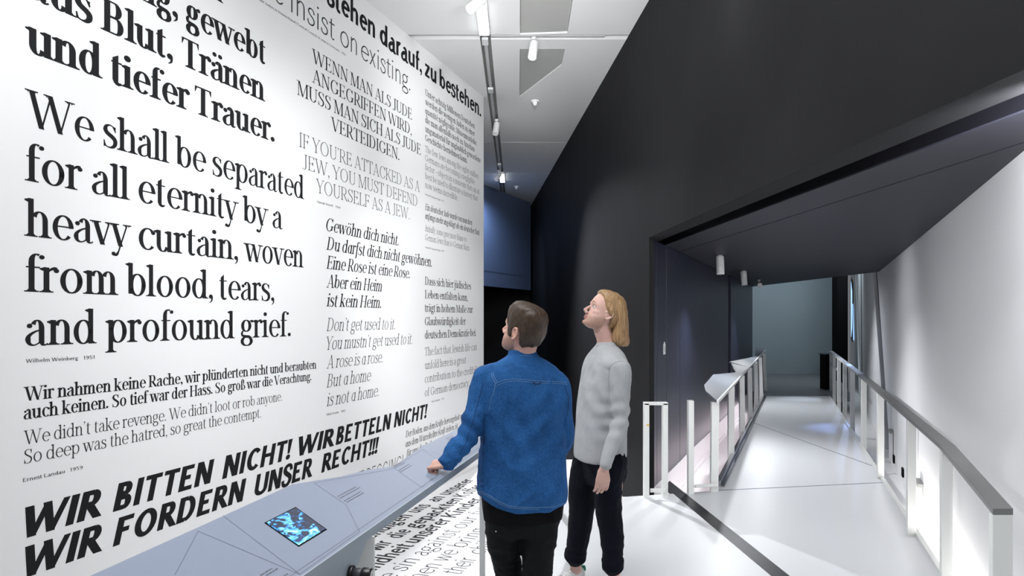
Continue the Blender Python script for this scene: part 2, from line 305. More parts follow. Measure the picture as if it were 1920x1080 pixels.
def glyph(p,c):
    t,h=p.t,p.h; X=.7
    m=(t+h)/2
    if c in 'äöüÄÖÜé':
        base={'ä':'a','ö':'o','ü':'u','Ä':'A','Ö':'O','Ü':'U','é':'e'}[c]
        a=glyph(p,base); y=.92 if c.islower() else 1.17; r=max(t*.5,.045)
        if c=='é': p.L(a/2,.8,a/2+.1,1.0,'T')
        else: p.B(a/2-.11,y,r,True); p.B(a/2+.11,y,r,True)
        return a
    arch=lambda x0,x1:(p.A((x0+x1+t/2)/2,X-.24,(x1+t/2-x0)/2,.255,158,0),p.V(x1,0,X-.23,'s'))
    if c=='n': p.V(.13,0,X,'s','f'); arch(.13,.46); return .60
    if c=='m': p.V(.13,0,X,'s','f'); arch(.13,.43); arch(.43,.73); return .87
    if c=='h': p.V(.13,0,1.04,'s','f'); arch(.13,.46); return .60
    if c=='r':
        p.V(.13,0,X,'s','f'); p.C([(.13,.48,h),(.2,.62,h*1.4),(.3,.68,max(m,h)),(.36,.665,m)]); p.B(.35,.62,t*.5); return .40
    if c=='u': p.V(.13,.22,X,'','f'); p.A((.13-t/2+.46)/2,.24,(.46-.13+t/2)/2,.255,180,338); p.V(.46,0,X,'r','f'); return .60
    if c=='i': p.V(.13,0,X,'s','f'); p.B(.13,.93,max(t*.62,.05),True); return .27
    if c=='j': p.V(.14,-.12,X,'','f'); p.A(.03,-.12,.11+t/2,.2,0,-100); p.B(.0,-.26,t*.5); p.B(.14,.93,max(t*.62,.05),True); return .28
    if c=='l': p.V(.13,0,1.04,'s','f'); return .27
    if c=='b': p.V(.13,.06,1.04,'','f'); p.A(.33,.35,.25,.36); return .61
    if c=='d': p.V(.46,0,1.04,'r','f'); p.A(.27,.35,.25,.36); return .60
    if c=='p': p.V(.13,-.3,X,'s','f'); p.A(.33,.35,.25,.36); return .61
    if c=='q': p.V(.46,-.3,X,'s',''); p.A(.27,.35,.25,.36); return .60
    if c=='o': p.A(.30,.35,.265,.36); return .60
    if c=='c': p.A(.30,.35,.265,.36,48,318); p.B(.30+.16,.35+.22,t*.52); return .50
    if c=='e': p.A(.30,.35,.265,.36,0,318); p.H(.08,.55-t*.3,.38); return .55
    if c=='a':
        if p.it: p.V(.42,0,X,'r',''); p.A(.26,.34,.225,.35); return .54
        p.V(.38,.05,.5,'',''); p.A(.38+t/2-.165,.47,.165,.24,0,150); p.B(.11,.54,t*.5)
        p.C([(.38,.43,h),(.24,.385,h*1.3),(.11,.28,m),(.075,.17,t*.95),(.11,.05,m),(.21,.01,h),(.31,.06,h),(.38,.13,h)])
        p.C([(.38,.12,t*.9),(.40,.03,m),(.47,.01,h),(.52,.05,h)]); return .52
    if c=='s':
        p.C([(.38,.50,h),(.34,.63,h),(.23,.69,h),(.12,.64,m),(.09,.53,t),(.15,.43,t),(.29,.34,t*1.02),(.37,.25,t),(.37,.12,t*.9),(.30,.03,m),(.19,.005,h),(.09,.05,h),(.05,.2,h)])
        p.K(.39,.66,1,e=.17) if p.sf else 0
        if p.sf: p.poly([(.04,.0),(.04,.2),(.055,.2),(.12,.03)])
        return .45
    if c=='t': p.V(.15,.1,.80 if p.sf else .88); p.H(.03,.33,X,1); p.C([(.15,.14,t),(.17,.05,t*.8),(.24,.01,m),(.32,.04,h)]); \
        (p.poly([(.15-t/2,.8),(.15+t/2,.8),(.15+t/2,.92)]) if p.sf else 0); return .36
    if c=='f':
        y0=-.22 if p.it else 0
        p.V(.15,y0,.84,'' if p.it else 's'); p.H(.03,.33,X,1); p.A(.15-t/2+.17,.84,.17,.22,180,60); p.B(.37,.97,t*.48)
        if p.it: p.C([(.15,-.2,t),(.12,-.28,m),(.03,-.29,h)])
        return .34
    if c=='g':
        p.A(.26,.47,.215,.235); p.A(.28,-.13,.255,.185)
        p.C([(.14,.29,h),(.085,.2,m),(.1,.1,m),(.22,.06,t*.8),(.38,.04,t*.8),(.47,-.03,m)])
        p.C([(.38,.6,h),(.45,.67,h),(.52,.68,h)]); p.B(.50,.65,t*.42); return .55
    if c=='k':
        p.V(.13,0,1.04,'s','f'); p.L(.16,.26,.44,X,'t'); p.L(.25,.42,.49,0,'T'); p.foot(.44,X,True,w=h*2); p.foot(.50,0,w=t*.8); return .59
    if c=='v': p.L(.07,X,.27,0); p.L(.46,X,.27,0,'t'); p.foot(.07,X,True); p.foot(.46,X,True,w=h*2); return .52
    if c=='w':
        p.L(.07,X,.24,0); p.L(.41,X,.24,0,'t'); p.L(.39,X,.57,0); p.L(.74,X,.57,0,'t'); p.foot(.07,X,True); p.foot(.39,X,True,r=False); p.foot(.74,X,True,w=h*2); return .80
    if c=='x': p.L(.09,X,.44,0); p.L(.44,X,.09,0,'t'); [p.foot(a,b,b>0,w=w) for a,b,w in ((.09,X,t),(.44,0,t),(.44,X,h*2),(.09,0,h*2))]; return .53
    if c=='y':
        p.L(.07,X,.27,0); w='t'; p.L(.46,X,.20,-.18,'t'); p.foot(.07,X,True); p.foot(.46,X,True,w=h*2)
        p.C([(.205,-.16,h*1.2),(.15,-.26,m),(.05,-.28,h)]); p.B(.06,-.24,t*.48); return .52
    if c=='z': p.H(.05,.42,X,1); p.H(.05,.42,0,-1); p.L(.37,X-h/2,.10,h/2); p.K(.05+.09,X,1) if 0 else 0; \
        (p.poly([(.05,X),(.05,X-.16),(.075,X-.16),(.13,X-h)]),p.poly([(.42,0),(.42,.16),(.395,.16),(.34,h)])) if p.sf else 0; return .47
    if c=='ß':
        p.V(.14,0,.8,'s'); p.A(.14-t/2+.19,.8,.19,.25,180,-40); p.C([(.42,.66,m),(.3,.56,h),(.3,.5,h),(.44,.4,m),(.50,.24,t),(.43,.06,m),(.3,.01,h),(.24,.08,h)]); return .57
    if c=='A': p.L(.36,1,.10,0,'t'); p.L(.36,1,.65,0); p.H(.19,.54,.32); p.foot(.10,0,w=h*2); p.foot(.65,0); return .76
    if c=='B':
        p.V(.15,0,1); p.foot(.15,0,r=False); p.foot(.15,1,True,r=False)
        for y0,y1,x in ((.5,1,.55),(0,.53,.60)):
            p.H(.12,x-.2,y1,1); p.H(.12,x-.2,y0,-1); p.A(x-.21,(y0+y1)/2,.21,(y1-y0)/2,90,-90)
        return .67
    if c in 'CG':
        p.A(.42,.5,.36,.51,42,318)
        if p.sf: p.poly([(.70,.68),(.70,1.0),(.685,1.0),(.60,.86),(.685,.68)])
        if c=='C': (p.poly([(.71,.3),(.695,.3),(.6,.13),(.68,.17)]) if p.sf else 0); return .76
        p.V(.68,.08 if p.sf else .12,.42,'','s')
        if not p.sf: p.H(.46,.68+t/2,.45,1)
        return .84
    if c=='D': p.V(.15,0,1); p.foot(.15,0,r=False); p.foot(.15,1,True,r=False); p.H(.12,.36,1,1); p.H(.12,.36,0,-1); p.A(.36,.5,.35,.5,90,-90); return .80
    if c in 'EF':
        p.V(.15,0,1); p.foot(.15,0,r=(c=='F')); p.foot(.15,1,True,r=False); p.H(.12,.55,1,1); p.H(.12,.46,.52); p.K(.555,1,1,e=.2)
        if p.sf: p.poly([(.47,.38),(.47,.66),(.45,.66),(.38,.535),(.38,.505),(.45,.38)])
        if c=='E': p.H(.12,.58,0,-1); p.K(.60,0,-1,e=.22); return .65
        return .60
    if c=='H': p.V(.15,0,1,'s','s'); p.V(.64,0,1,'s','s'); p.H(.12,.66,.51); return .79
    if c=='I': p.V(.15,0,1,'s','s'); return .30
    if c=='J': p.V(.27,.1 if p.sf else .2,1,'','s'); p.A(.27+t/2-.18,.16,.18,.22,0,-110); p.B(.03,.0,t*.5); return .42
    if c=='K': p.V(.15,0,1,'s','s'); p.L(.18,.38,.62,1,'t'); p.L(.32,.56,.66,0); p.foot(.61,1,True,w=h*2); p.foot(.66,0,w=t*.8); return .76
    if c=='L': p.V(.15,0,1,'l','s'); p.H(.12,.57,0,-1); p.K(.58,0,-1,e=.24); return .62
    if c=='M':
        if p.sf: p.V(.13,0,1,'s','',h*1.4); p.L(.17,1,.46,0); p.L(.78,1,.46,0,'t'); p.V(.80,0,1,'s','r'); p.foot(.12,1,True,r=False,w=t)
        else: p.V(.13,0,1); p.V(.80,0,1); p.L(.15,1,.465,.12); p.L(.78,1,.465,.12)
        return .94
    if c=='N':
        if p.sf: p.V(.14,0,1,'s','',h*1.4); p.L(.16,1,.66,0); p.V(.66,.0,1,'','s',h*1.4); p.foot(.13,1,True,r=False,w=t)
        else: p.V(.15,0,1); p.V(.64,0,1); p.L(.17,1,.62,0)
        return .80
    if c in 'OQ0':
        if c=='0': p.A(.31,.5,.25,.51); return .62
        p.A(.43,.5,.375,.51)
        if c=='Q': p.L(.46,.1,.66,-.2)
        return .86
    if c in 'PR':
        p.V(.15,0,1,'s'); p.foot(.15,1,True,r=False); p.H(.12,.38,1,1); p.H(.12,.38,.44,-1); p.A(.37,.72,.22,.28,90,-90)
        if c=='P': return .64
        p.L(.33,.47,.62,0); p.foot(.62,0,l=False,w=t*.8); return .70
    if c=='S':
        p.C([(.50,.72,h),(.45,.92,h),(.31,.985,h),(.17,.93,m),(.115,.79,t),(.18,.64,t),(.36,.5,t*1.02),(.49,.37,t),(.49,.19,t*.95),(.40,.05,m),(.26,.01,h),(.12,.08,h),(.07,.28,h)])
        if p.sf: p.poly([(.52,.70),(.52,1.0),(.505,1.0),(.43,.92),(.505,.70)]); p.poly([(.06,0),(.06,.3),(.075,.3),(.15,.07),(.075,0)])
        return .60
    if c=='T':
        p.V(.34,0,1,'s'); p.H(.04,.64,1,1)
        if p.sf: p.poly([(.04,1),(.04,.78),(.06,.78),(.14,1)]); p.poly([(.64,1),(.64,.78),(.62,.78),(.54,1)])
        return .68
    if c=='U': 
        p.V(.16,.28,1,'','s'); p.V(.64,.28,1,'','s',h*1.4 if p.sf else t); r=.64+(h*.7 if p.sf else t/2)
        p.A((.16-t/2+r)/2,.3,(r-.16+t/2)/2,.31,180,(345 if p.sf else 360)); return .78
    if c=='V': p.L(.10,1,.38,0); p.L(.65,1,.38,0,'t'); p.foot(.10,1,True); p.foot(.65,1,True,w=h*2); return .74
    if c=='W':
        p.L(.09,1,.33,0); p.L(.56,1,.33,0,'t'); p.L(.53,1,.79,0); p.L(1.03,1,.79,0,'t'); p.foot(.09,1,True); p.foot(.53,1,True,r=False); p.foot(1.03,1,True,w=h*2); return 1.12
    if c=='X': p.L(.1,1,.62,0); p.L(.62,1,.1,0,'t'); return .74
    if c=='Y': p.L(.08,1,.35,.42); p.L(.64,1,.35,.42,'t'); p.V(.35,0,.45,'s'); p.foot(.08,1,True); p.foot(.64,1,True,w=h*2); return .70
    if c=='Z': p.H(.06,.58,1,1); p.H(.06,.58,0,-1); p.L(.52,1-h/2,.12,h/2); return .64
    if c=='1': p.V(.24,0,1,'s'); p.L(.22,1,.08,.85,'t'); return .44
    if c=='2': p.A(.29,.72,.23,.29,160,-30); p.L(.46,.58,.1,0,'t'); p.H(.06,.52,0,-1); return .58
    if c=='3': p.A(.28,.76,.2,.25,150,-90); p.A(.28,.27,.24,.28,90,-150); return .58
    if c=='4': p.V(.4,0,1); p.H(.04,.54,.24); p.L(.4,1,.07,.26,'t'); return .58
    if c=='5': p.H(.12,.48,1,1); p.V(.14,.52,1,w=h*1.3); p.A(.27,.31,.25,.32,120,-150); return .58
    if c=='6': p.A(.30,.32,.24,.33); p.C([(.08,.34,t),(.12,.65,t*.9),(.24,.88,m),(.42,1,h)]); return .60
    if c=='7': p.H(.06,.52,1,1); p.L(.48,1,.2,0); return .56
    if c=='8': p.A(.29,.75,.2,.26); p.A(.29,.27,.24,.28); return .58
    if c=='9': p.A(.28,.68,.23,.33); p.C([(.50,.66,t),(.46,.35,t*.9),(.34,.12,m),(.14,0,h)]); return .60
    r=max(t*.6,.05)
    if c=='.': p.B(.11,r,r,True); return .23
    if c==',': p.B(.11,r,r,True); p.C([(.11+r*.5,r,r),(.11+r*.5,-.06,r*.7),(.06,-.16,.02)]); return .23
    if c=="'": p.B(.1,.97,r*.9,True); p.C([(.1+r*.4,.97,r),(.1+r*.3,.87,r*.6),(.05,.79,.02)]); return .2
    if c=='!': p.poly([(.13-t*.58,1),(.13+t*.58,1),(.13+t*.3,.3),(.13-t*.3,.3)]); p.B(.13,r,r,True); return .27
    if c in '-–': w=.3 if c=='-' else .5; p.H(.05,w,.33); return w+.05
    if c=='|': p.V(.12,-.15,1.05,w=h); return .24
    if c==' ': return .24
    return .3

def set_line(text, st, slant=0.0, track=0.0):
    """list of polygons and total width, cap height 1"""
    t,h,sf,n=st[:4]; out=[]; x=0
    for i,c in enumerate(text):
        p=Pen(t,h,sf,n,slant>0); a=glyph(p,c)
        if c==' ': x+=a+track; continue
        for q in p.q: out.append([(u+x+slant*v,v) for u,v in q])
        x+=a+track+(0 if sf else .0)
    xs=[u for q in out for u,v in q]
    return out,min(xs),max(xs)
# ---------------------------------------------------------------- the setting
CZ=4.664                                  # ceiling height
TW=455/1280; SI,CO_=math.sin(math.atan(TW)),math.cos(math.atan(TW))
def WL(u,z,off=0):                        # point on the lettered wall, u metres along it, off metres in front
    return Vector((-3.709+u*SI+off*CO_, u*CO_-off*SI, z))
def D(d,Z): return (d-.0679*Z,Z)          # plan point on a line parallel to the dark wall
def PW(Z,o=0): return (.453*Z-1.642-o,Z)  # passage wall
def RW(Z,o=0): return (.456*Z+.93+o,Z)    # white sloping-plan wall on the right
uE=9.344/CO_
a0,a1=WL(-4,0),WL(uE,0); nrm=Vector((CO_,-SI,0))
wall_left=slabquad('wall_left',[WL(-4,-.35),WL(uE,-.35),WL(uE,CZ),WL(-4,CZ)],nrm,.12,M_WALL,kind='structure',label='tall white wall covered in large black quotations')
# floor of the hall, lower than the platform
floor_low=prism('floor',[(-7,-4),(14,-4),(14,26),(-7,26)],-.5,-.35,M_LOW,kind='structure',label='white lower floor under the platform and bridge')
PE=lambda Z:(-1.18+.227*Z,Z)
plat=[PE(-3),PE(6.2),(1.05,6.24),(1.943,6.46),(5.33,14.42),(6.72,14.42),(3.755,6.87),(2.77,4.38),(2.07,2.6),(1.02,0),(.3,-3)]
floor=prism('floor_platform',plat,-.12,0,M_FLOOR,kind='structure',label='glossy white platform and bridge floor')
prism('floor_far',[(5.33,14.43),(7.2,14.43),(9.6,20.29),(6.4,20.29),(5.80,16.35)],-.12,-.004,mat('grey_screed',(.20,.21,.22),.35,spec=.3,var=.06,vscale=2),kind='structure',label='grey floor beyond the far end of the white bridge')
prism('joint',[(1.943,6.46),(1.945,6.475),(3.70,6.79),(3.70,6.775)],-.002,.0012,M_LINE,floor)
prism('joint',[(3.77,10.79),(3.78,10.81),(4.0,7.47),(3.988,7.46)],-.002,.0012,M_LINE,floor)
track=prism('floor_track',[D(1.93,-2),D(2.045,-2),D(2.045,6.85),D(1.93,6.60)],-.03,.0025,M_STEEL,kind='structure',label='dark steel sliding-door track let into the white floor')
# dark wall
dw=empty('wall_center',kind='structure',label='huge matt black wall above and beside the passage opening')
prism('cladding_panel',[D(1.7475,6.504),D(1.7475,24),D(1.80,24),(1.36,6.53)],-.35,CZ,M_DARK,dw)
prism('cladding_panel',[D(1.7475,-4),D(1.7475,6.504),(PW(6.857)[0],6.857),D(1.93,-4)],2.402,CZ,M_DARK,dw)
prism('cladding_panel',[D(1.7475,-4),D(1.7475,1.56),D(1.85,1.7),D(1.85,-4)],-.35,2.402,M_DARK,dw)
# soffit of the opening
zpw=lambda d:(d+1.642)/.5209
zrw=lambda d:(d-.93)/.5239
sf=empty('ceiling_passage',kind='structure',label='dark soffit of the passage with a black sliding-door slot')
def sstrip(d0,d1,z0,z1,m,n='soffit_panel'):
    return prism(n,[(PW(zpw(d0))[0],zpw(d0)),(PW(zpw(d1))[0],zpw(d1)),(RW(zrw(d1))[0],zrw(d1)),(RW(zrw(d0))[0],zrw(d0))],z0,z1,m,sf)
sstrip(1.925,2.105,2.75,2.8,M_BLACK,'slot')
sstrip(2.10,2.462,2.402,2.60,M_SOFF)
sstrip(2.46,2.476,2.44,2.6,M_BLACK,'slot')
sstrip(1.92,1.93,2.41,2.8,M_BLACK,'slot')
sstrip(2.10,2.102,2.41,2.8,M_BLACK,'slot')
prism('soffit_panel',[(PW(zpw(2.474))[0],zpw(2.474)),(5.74,16.3),(6.02,11.2),(RW(zrw(2.474))[0],zrw(2.474))],2.402,2.60,M_SOFF,sf)
# passage wall with its panels
pw=empty('wall_passage',kind='structure',label='dark navy panelled wall along the left of the passage')
prism('wall_panel',[PW(6.515,.002),PW(6.815),PW(6.815,.04),PW(6.62,.04)],-.03,2.40,M_NAVY,pw)
for z0,z1 in ((6.825,7.245),(7.26,7.925),(7.94,12.06),(12.40,16.3)):
    prism('wall_panel',[PW(z0),PW(z1),PW(z1,.04),PW(z0,.04)],-.03,2.40,M_NAVY,pw,bev=.002)
prism('backing',[PW(6.72,.045),PW(16.29,.045),PW(16.29,.07),PW(6.75,.07)],-.35,2.6,M_BLACK,pw)
prism('plinth',[PW(6.60,-.012),PW(16.3,-.012),PW(16.3,.04),PW(6.66,.04)],-.33,-.03,M_LOWR,pw,bev=.004)
prism('plinth',[PW(6.56,-.03),PW(16.3,-.03),PW(16.3,.0),PW(6.56,.0)],-.35,-.30,M_LOWR,pw)
lb=empty('info_label',label='small white label fixed to the navy wall panel',cat='label')
slabquad('plate',[(*PW(7.18-.085,-.004),1.255),(*PW(7.18,-.004),1.255),(*PW(7.18,-.004),1.365),(*PW(7.18-.085,-.004),1.365)],(.91,-.41,0),.004,M_WALL,lb)
slabquad('clip',[(*PW(7.15-.03,-.006),1.365),(*PW(7.15,-.006),1.365),(*PW(7.15,-.006),1.385),(*PW(7.15-.03,-.006),1.385)],(.91,-.41,0),.006,M_WALL,lb)
for k in range(3):
    slabquad('printed_line',[(*PW(7.11,-.0045),1.29+k*.02),(*PW(7.165,-.0045),1.29+k*.02),(*PW(7.165,-.0045),1.294+k*.02),(*PW(7.11,-.0045),1.294+k*.02)],(.91,-.41,0),.0004,M_INKT,lb)
# right white wall, split by two dark slits
wr=empty('wall_right',kind='structure',label='tall white wall along the right of the passage')
def RP(Z,z,o=0): return Vector((.456*Z+.93+o,Z,z))
def rpoly(pts,m,t=.15,o=0,n='wall_face'): return slabquad(n,[RP(a,b,o) for a,b in pts],(-.91,.415,0),-0+t,m,wr)
rn=Vector((-.91,.415,0))
rpoly([(1.56,-.35),(9.66,-.35),(9.72,.0),(11.75,2.402),(12.6,4.6),(1.56,4.6)],M_LOWR)
rpoly([(10.35,-.35),(16.9,-.35),(18.9,2.7),(20,4.6),(14.4,4.6),(12.75,2.402),(10.45,.0)],M_LOWR)
rpoly([(17.7,-.35),(25,-.35),(25,4.6),(20.9,4.6),(19.8,2.7)],M_LOWR)
slabquad('slit',[RP(9,-.35,.06),RP(22,-.35,.06),RP(22,4.6,.06),RP(9,4.6,.06)],(-.91,.415,0),.02,mat('slit_blue_black',(.03,.035,.07),.5),wr)
slabquad('slit',[RP(16.2,-.35,-.012),RP(16.3,-.35,-.012),RP(17.0,4.0,-.012),RP(16.8,4.0,-.012)],(-.91,.415,0),.01,mat('slit_blue_black',(.03,.035,.07),.5),wr)
wn=empty('window_1',kind='structure',label='tall narrow daylight window slit at the end of the passage')
slabquad('pane',[RP(22.2,1.05,-.03),RP(21.6,1.35,-.03),RP(21.5,2.5,-.03),RP(22.3,2.85,-.03)],(-.91,.415,0),.01,M_DAY,wn)
slabquad('reveal',[RP(21.55,.9,-.015),RP(21.0,1.2,-.015),RP(21.1,2.75,-.015),RP(22.4,3.0,-.015),RP(22.4,.95,-.015)],(-.91,.415,0),.01,M_BLACK,wn)
slabquad('frame',[RP(20.5,1.0,-.035),RP(20.35,1.0,-.035),RP(20.9,2.1,-.035),RP(21.0,2.1,-.035)],(-.91,.415,0),.01,M_DAY,wn)
for (Z,z,w,h) in ((6.45,.075,.28,.04),(9.1,.13,.22,.035)):
    b=empty('wall_bracket',label='small grey metal bracket low on the white wall, %s the bridge rail'%('nearer, under' if Z<8 else 'farther, under'),cat='bracket',group='brackets low on the right wall')
    c=RP(Z,z); d=Vector((.415,.91,0))
    slabquad('shelf',[c+rn*.05-d*w/2+Vector((0,0,-h/2)),c+rn*.05+d*w/2+Vector((0,0,-h/2)),c+rn*.05+d*w/2+Vector((0,0,h/2)),c+rn*.05-d*w/2+Vector((0,0,h/2))],rn,.05,M_RAIL,b,bev=.003)
    slabquad('edge_strip',[c+rn*.012-d*w*.45+Vector((0,0,-.33)),c+rn*.012-d*(w*.45-.012)+Vector((0,0,-.33)),c+rn*.012-d*(w*.45-.012),c+rn*.012-d*w*.45],rn,.012,M_RAIL,b)
for (Z,z) in ((7.9,-.15),(8.9,-.2)):
    c=RP(Z,z); d=Vector((.415,.91,0))
    slabquad('socket_plug',[c+rn*.02-d*.06+Vector((0,0,-.05)),c+rn*.02+d*.06+Vector((0,0,-.05)),c+rn*.02+d*.06+Vector((0,0,.05)),c+rn*.02-d*.06+Vector((0,0,.05))],rn,.02,M_BLACK,bev=.004,label='tiny black plug low on the white wall, %s the far bracket'%('beside' if Z<8 else 'beyond'),cat='plug',group='black plugs low on the right wall')
# far end of the passage
slabquad('wall_far',[(6.4,20.3,-.35),(9.9,20.3,-.35),(9.9,20.3,4.6),(6.4,20.3,4.6)],(0,-1,0),.1,M_TEAL,kind='structure',label='grey-teal wall closing the far end of the passage')
prism('column_black',[(8.58,18.0),(8.86,18.0),(8.86,18.3),(8.58,18.3)],-.35,4.6,M_BLACK,kind='structure',label='black column at the far end of the passage')
cab=empty('side_cabinet',label='low dark cabinet behind the far end of the right railing',cat='cabinet')
prism('body',[(7.26,15.78),(7.42,15.78),(7.42,16.1),(7.26,16.1)],0,.80,M_BLACK,cab,bev=.005)
prism('top',[(7.24,15.74),(7.45,15.74),(7.45,16.14),(7.24,16.14)],.80,.825,M_NAVY,cab,bev=.004)
prism('ceiling_rear',[(2,16.32),(10,16.32),(10,26),(2,26)],4.55,4.6,M_SOFF,kind='structure')
# hall beyond the lettered wall
bp0=Vector((-.61,15.46,0)); bp1=Vector((.49,17.79,0)); bdir=(bp1-bp0).normalized()
bl=bp0-bdir*3.4; bn=Vector((bdir.y,-bdir.x,0))
slabquad('wall_back',[(bl.x,bl.y,2.38),(bp1.x,bp1.y,2.38),(bp1.x,bp1.y,CZ),(bl.x,bl.y,CZ)],bn,.12,M_BLUEW,kind='structure',label='blue-grey hanging wall beyond the lettered wall')
slabquad('joint',[(bl.x,bl.y,2.72),(bp1.x-.25,bp1.y-.55,2.72),(bp1.x-.25,bp1.y-.55,2.726),(bl.x,bl.y,2.726)],bn,-.002,M_BLACK,kind='structure')
prism('wall_hall_end',[(-6,18.5),(.6,18.5),(.6,18.6),(-6,18.6)],-.35,CZ,M_DARK,kind='structure',label='dark end of the hall')
slabquad('wall_hall_left',[(-.95,9.6,-.35),(-6,18.5,-.35),(-6,18.5,CZ),(-.95,9.6,CZ)],(.8,.5,0),.1,M_DARK,kind='structure')
prism('floor_hall',[(-6,9.6),(1.2,9.6),(.6,18.5),(-6,18.5)],-.349,-.345,M_DARK,kind='structure')
# room behind the camera
slabquad('wall_rear',[(-6,-3.6,-.35),(3,-3.6,-.35),(3,-3.6,CZ),(-6,-3.6,CZ)],(0,1,0),.1,M_WALL,kind='structure')
# ---------------------------------------------------------------- ceiling
ce=empty('ceiling',kind='structure',label='white ceiling of large slabs with thin joints and grey hatches')
prism('backing',[(-7,-4),(4,-4),(4,19),(-7,19)],CZ+.09,CZ+.12,M_BLACK,ce)
xs=[-.352,-.235]                       # recessed lighting track runs between these
bnds=[(-4,7.30),(7.42,11.71),(11.735,14.18),(14.20,19)]
tr=lambda x,Z:x+(Z-6.73)*.0077
def cpoly(x0,x1,z0,z1): return [(tr(x0,z0) if x0>-6 else x0,z0),(tr(x0,z1) if x0>-6 else x0,z1),(tr(x1,z1) if x1<3 else x1,z1),(tr(x1,z0) if x1<3 else x1,z0)]
for z0,z1 in bnds:
    prism('ceiling_slab',cpoly(-7,xs[0],z0,z1),CZ,CZ+.09,M_CEIL,ce)
hatches=[[(.06,5.0),(.0855,7.296),(.589,7.255),(.559,5.0)],[(.09,7.685),(.102,9.343),(.593,8.168),(.594,7.685)]]
def slab_right(z0,z1,holes):
    bm=bmesh.new(); P=cpoly(xs[1],4,z0,z1); loops=[P]+holes; es=[]
    for L in loops:
        vs_=[bm.verts.new((x,y,CZ)) for x,y in L]
        es+=[bm.edges.new((vs_[i],vs_[(i+1)%len(vs_)])) for i in range(len(vs_))]
    bmesh.ops.triangle_fill(bm,use_beauty=True,edges=es)
    # drop faces that fell inside a hole
    for f in list(bm.faces):
        c=f.calc_center_median()
        for h in holes:
            ins=False
            for i in range(len(h)):
                (x1,y1),(x2,y2)=h[i],h[i-1]
                if (y1>c.y)!=(y2>c.y) and c.x<(x2-x1)*(c.y-y1)/(y2-y1)+x1: ins=not ins
            if ins: bm.faces.remove(f); break
    r=bmesh.ops.extrude_face_region(bm,geom=bm.faces[:]); bmesh.ops.translate(bm,vec=(0,0,.09),verts=[g for g in r['geom'] if isinstance(g,bmesh.types.BMVert)])
    bmesh.ops.recalc_face_normals(bm,faces=bm.faces); me=bpy.data.meshes.new('ceiling_slab'); bm.to_mesh(me); bm.free(); new('ceiling_slab',me,M_CEIL,ce)

slab_right(*bnds[0],[hatches[0]]); slab_right(*bnds[1],[hatches[1]]); slab_right(*bnds[2],[]); slab_right(*bnds[3],[])
for h in hatches:
    c=Vector((sum(p[0] for p in h)/len(h),sum(p[1] for p in h)/len(h)))
    g=[c+(Vector(p)-c)*.985 for p in h]
    prism('hatch_panel',[tuple(q) for q in g],CZ+.012,CZ+.04,M_CEILP,ce,bev=.003)
prism('track_channel',[(tr(xs[0],5),5),(tr(xs[0],18),18),(tr(xs[1],18),18),(tr(xs[1],5),5)],CZ+.07,CZ+.08,mat('channel_grey',(.3,.3,.29),.7),ce)
# ---------------------------------------------------------------- lamps on the ceiling
M_TRK=mat('track_white',(.6,.6,.6),.5)
lt=empty('lighting_track',label='long white lighting track recessed in the ceiling beside the lettered wall',cat='lighting track')
bar('rail',(tr(-.30,5),5,CZ+.045),(tr(-.30,18),18,CZ+.045),.038,.04,M_TRK,lt)
for Z in (5.9,7.4,9.0,10.9,13.4): bar('feed_box',(tr(-.30,Z),Z,CZ+.005),(tr(-.30,Z+.16),Z+.16,CZ+.005),.07,.03,M_LAMP,lt)
l2=empty('cross_track',label='short white lighting track in the ceiling joint above the first hatch',cat='lighting track')
bar('rail',(-.23,7.36,CZ+.03),(1.0,7.36,CZ+.03),.05,.05,M_TRK,l2)
def tube_light(Z0,Z1,label,x=-.295,z=CZ-.034):
    e=empty('linear_luminaire',label=label,cat='ceiling light',group='rectangular lights on the ceiling track')
    bar('housing',(tr(x,Z0),Z0,z+.03),(tr(x,Z1),Z1,z+.03),.115,.05,M_LAMP,e)
    bar('diffuser',(tr(x,Z0+.015),Z0+.015,z),(tr(x,Z1-.015),Z1-.015,z),.10,.03,M_GLOW,e)
tube_light(6.55,7.22,'bright rectangular light at the near end of the ceiling track')
tube_light(14.15,14.95,'small far rectangular light at the dark end of the ceiling track',x=-.27)
def spotlamp(loc,aim,label,r=.047,L=.21,drop=.1,group=None,glow=True):
    """cylinder head on a stem; loc = ceiling point, aim = point looked at"""
    loc=Vector(loc); e=empty('track_spotlight',label=label,cat='spotlight',group='spotlights under the passage soffit' if loc.z<3 else 'spotlights on the ceiling tracks')
    lathe('mount',loc,loc-Vector((0,0,.03)),[(0,.03),(.03,.028)],M_LAMP,e,16)
    lathe('stem',loc-Vector((0,0,.02)),loc-Vector((0,0,drop)),[(0,.009),(drop-.02,.009)],M_LAMP,e,10)
    c=loc-Vector((0,0,drop)); d=(Vector(aim)-c).normalized(); p=c-d*L*.25
    lathe('head',p,p+d,[(0,r*.88),(.004,r*.97),(.009,r),(L*.5,r),(L*.52,r*.97),(L*.54,r),(L-.004,r),(L,r*.93),(L-.006,r*.86)],M_LAMP,e,24)
    lathe('lens',p+d*(L-.012),p+d,[(0,r*.84),(.003,r*.84)],M_GLOW if glow else mat('lens_dark',(.2,.2,.2),.2),e,20)
spotlamp((-.30,6.3,CZ-.01),(-1.2,5.5,3.4),'white spotlight cut by the top of the picture beside the bright rectangular light')
spotlamp((.235,7.36,CZ),(.05,6.8,3.2),'white cylindrical spotlight hanging from the ceiling joint in front of the triangular hatch')
spotlamp((-.235,10.35,CZ-.01),(-.45,9.7,2.9),'white spotlight halfway along the ceiling track past the end of the lettered wall',L=.2)
spotlamp((-.27,13.9,CZ-.01),(-.9,13.0,3.4),'small far spotlight just before the far rectangular light',L=.18)
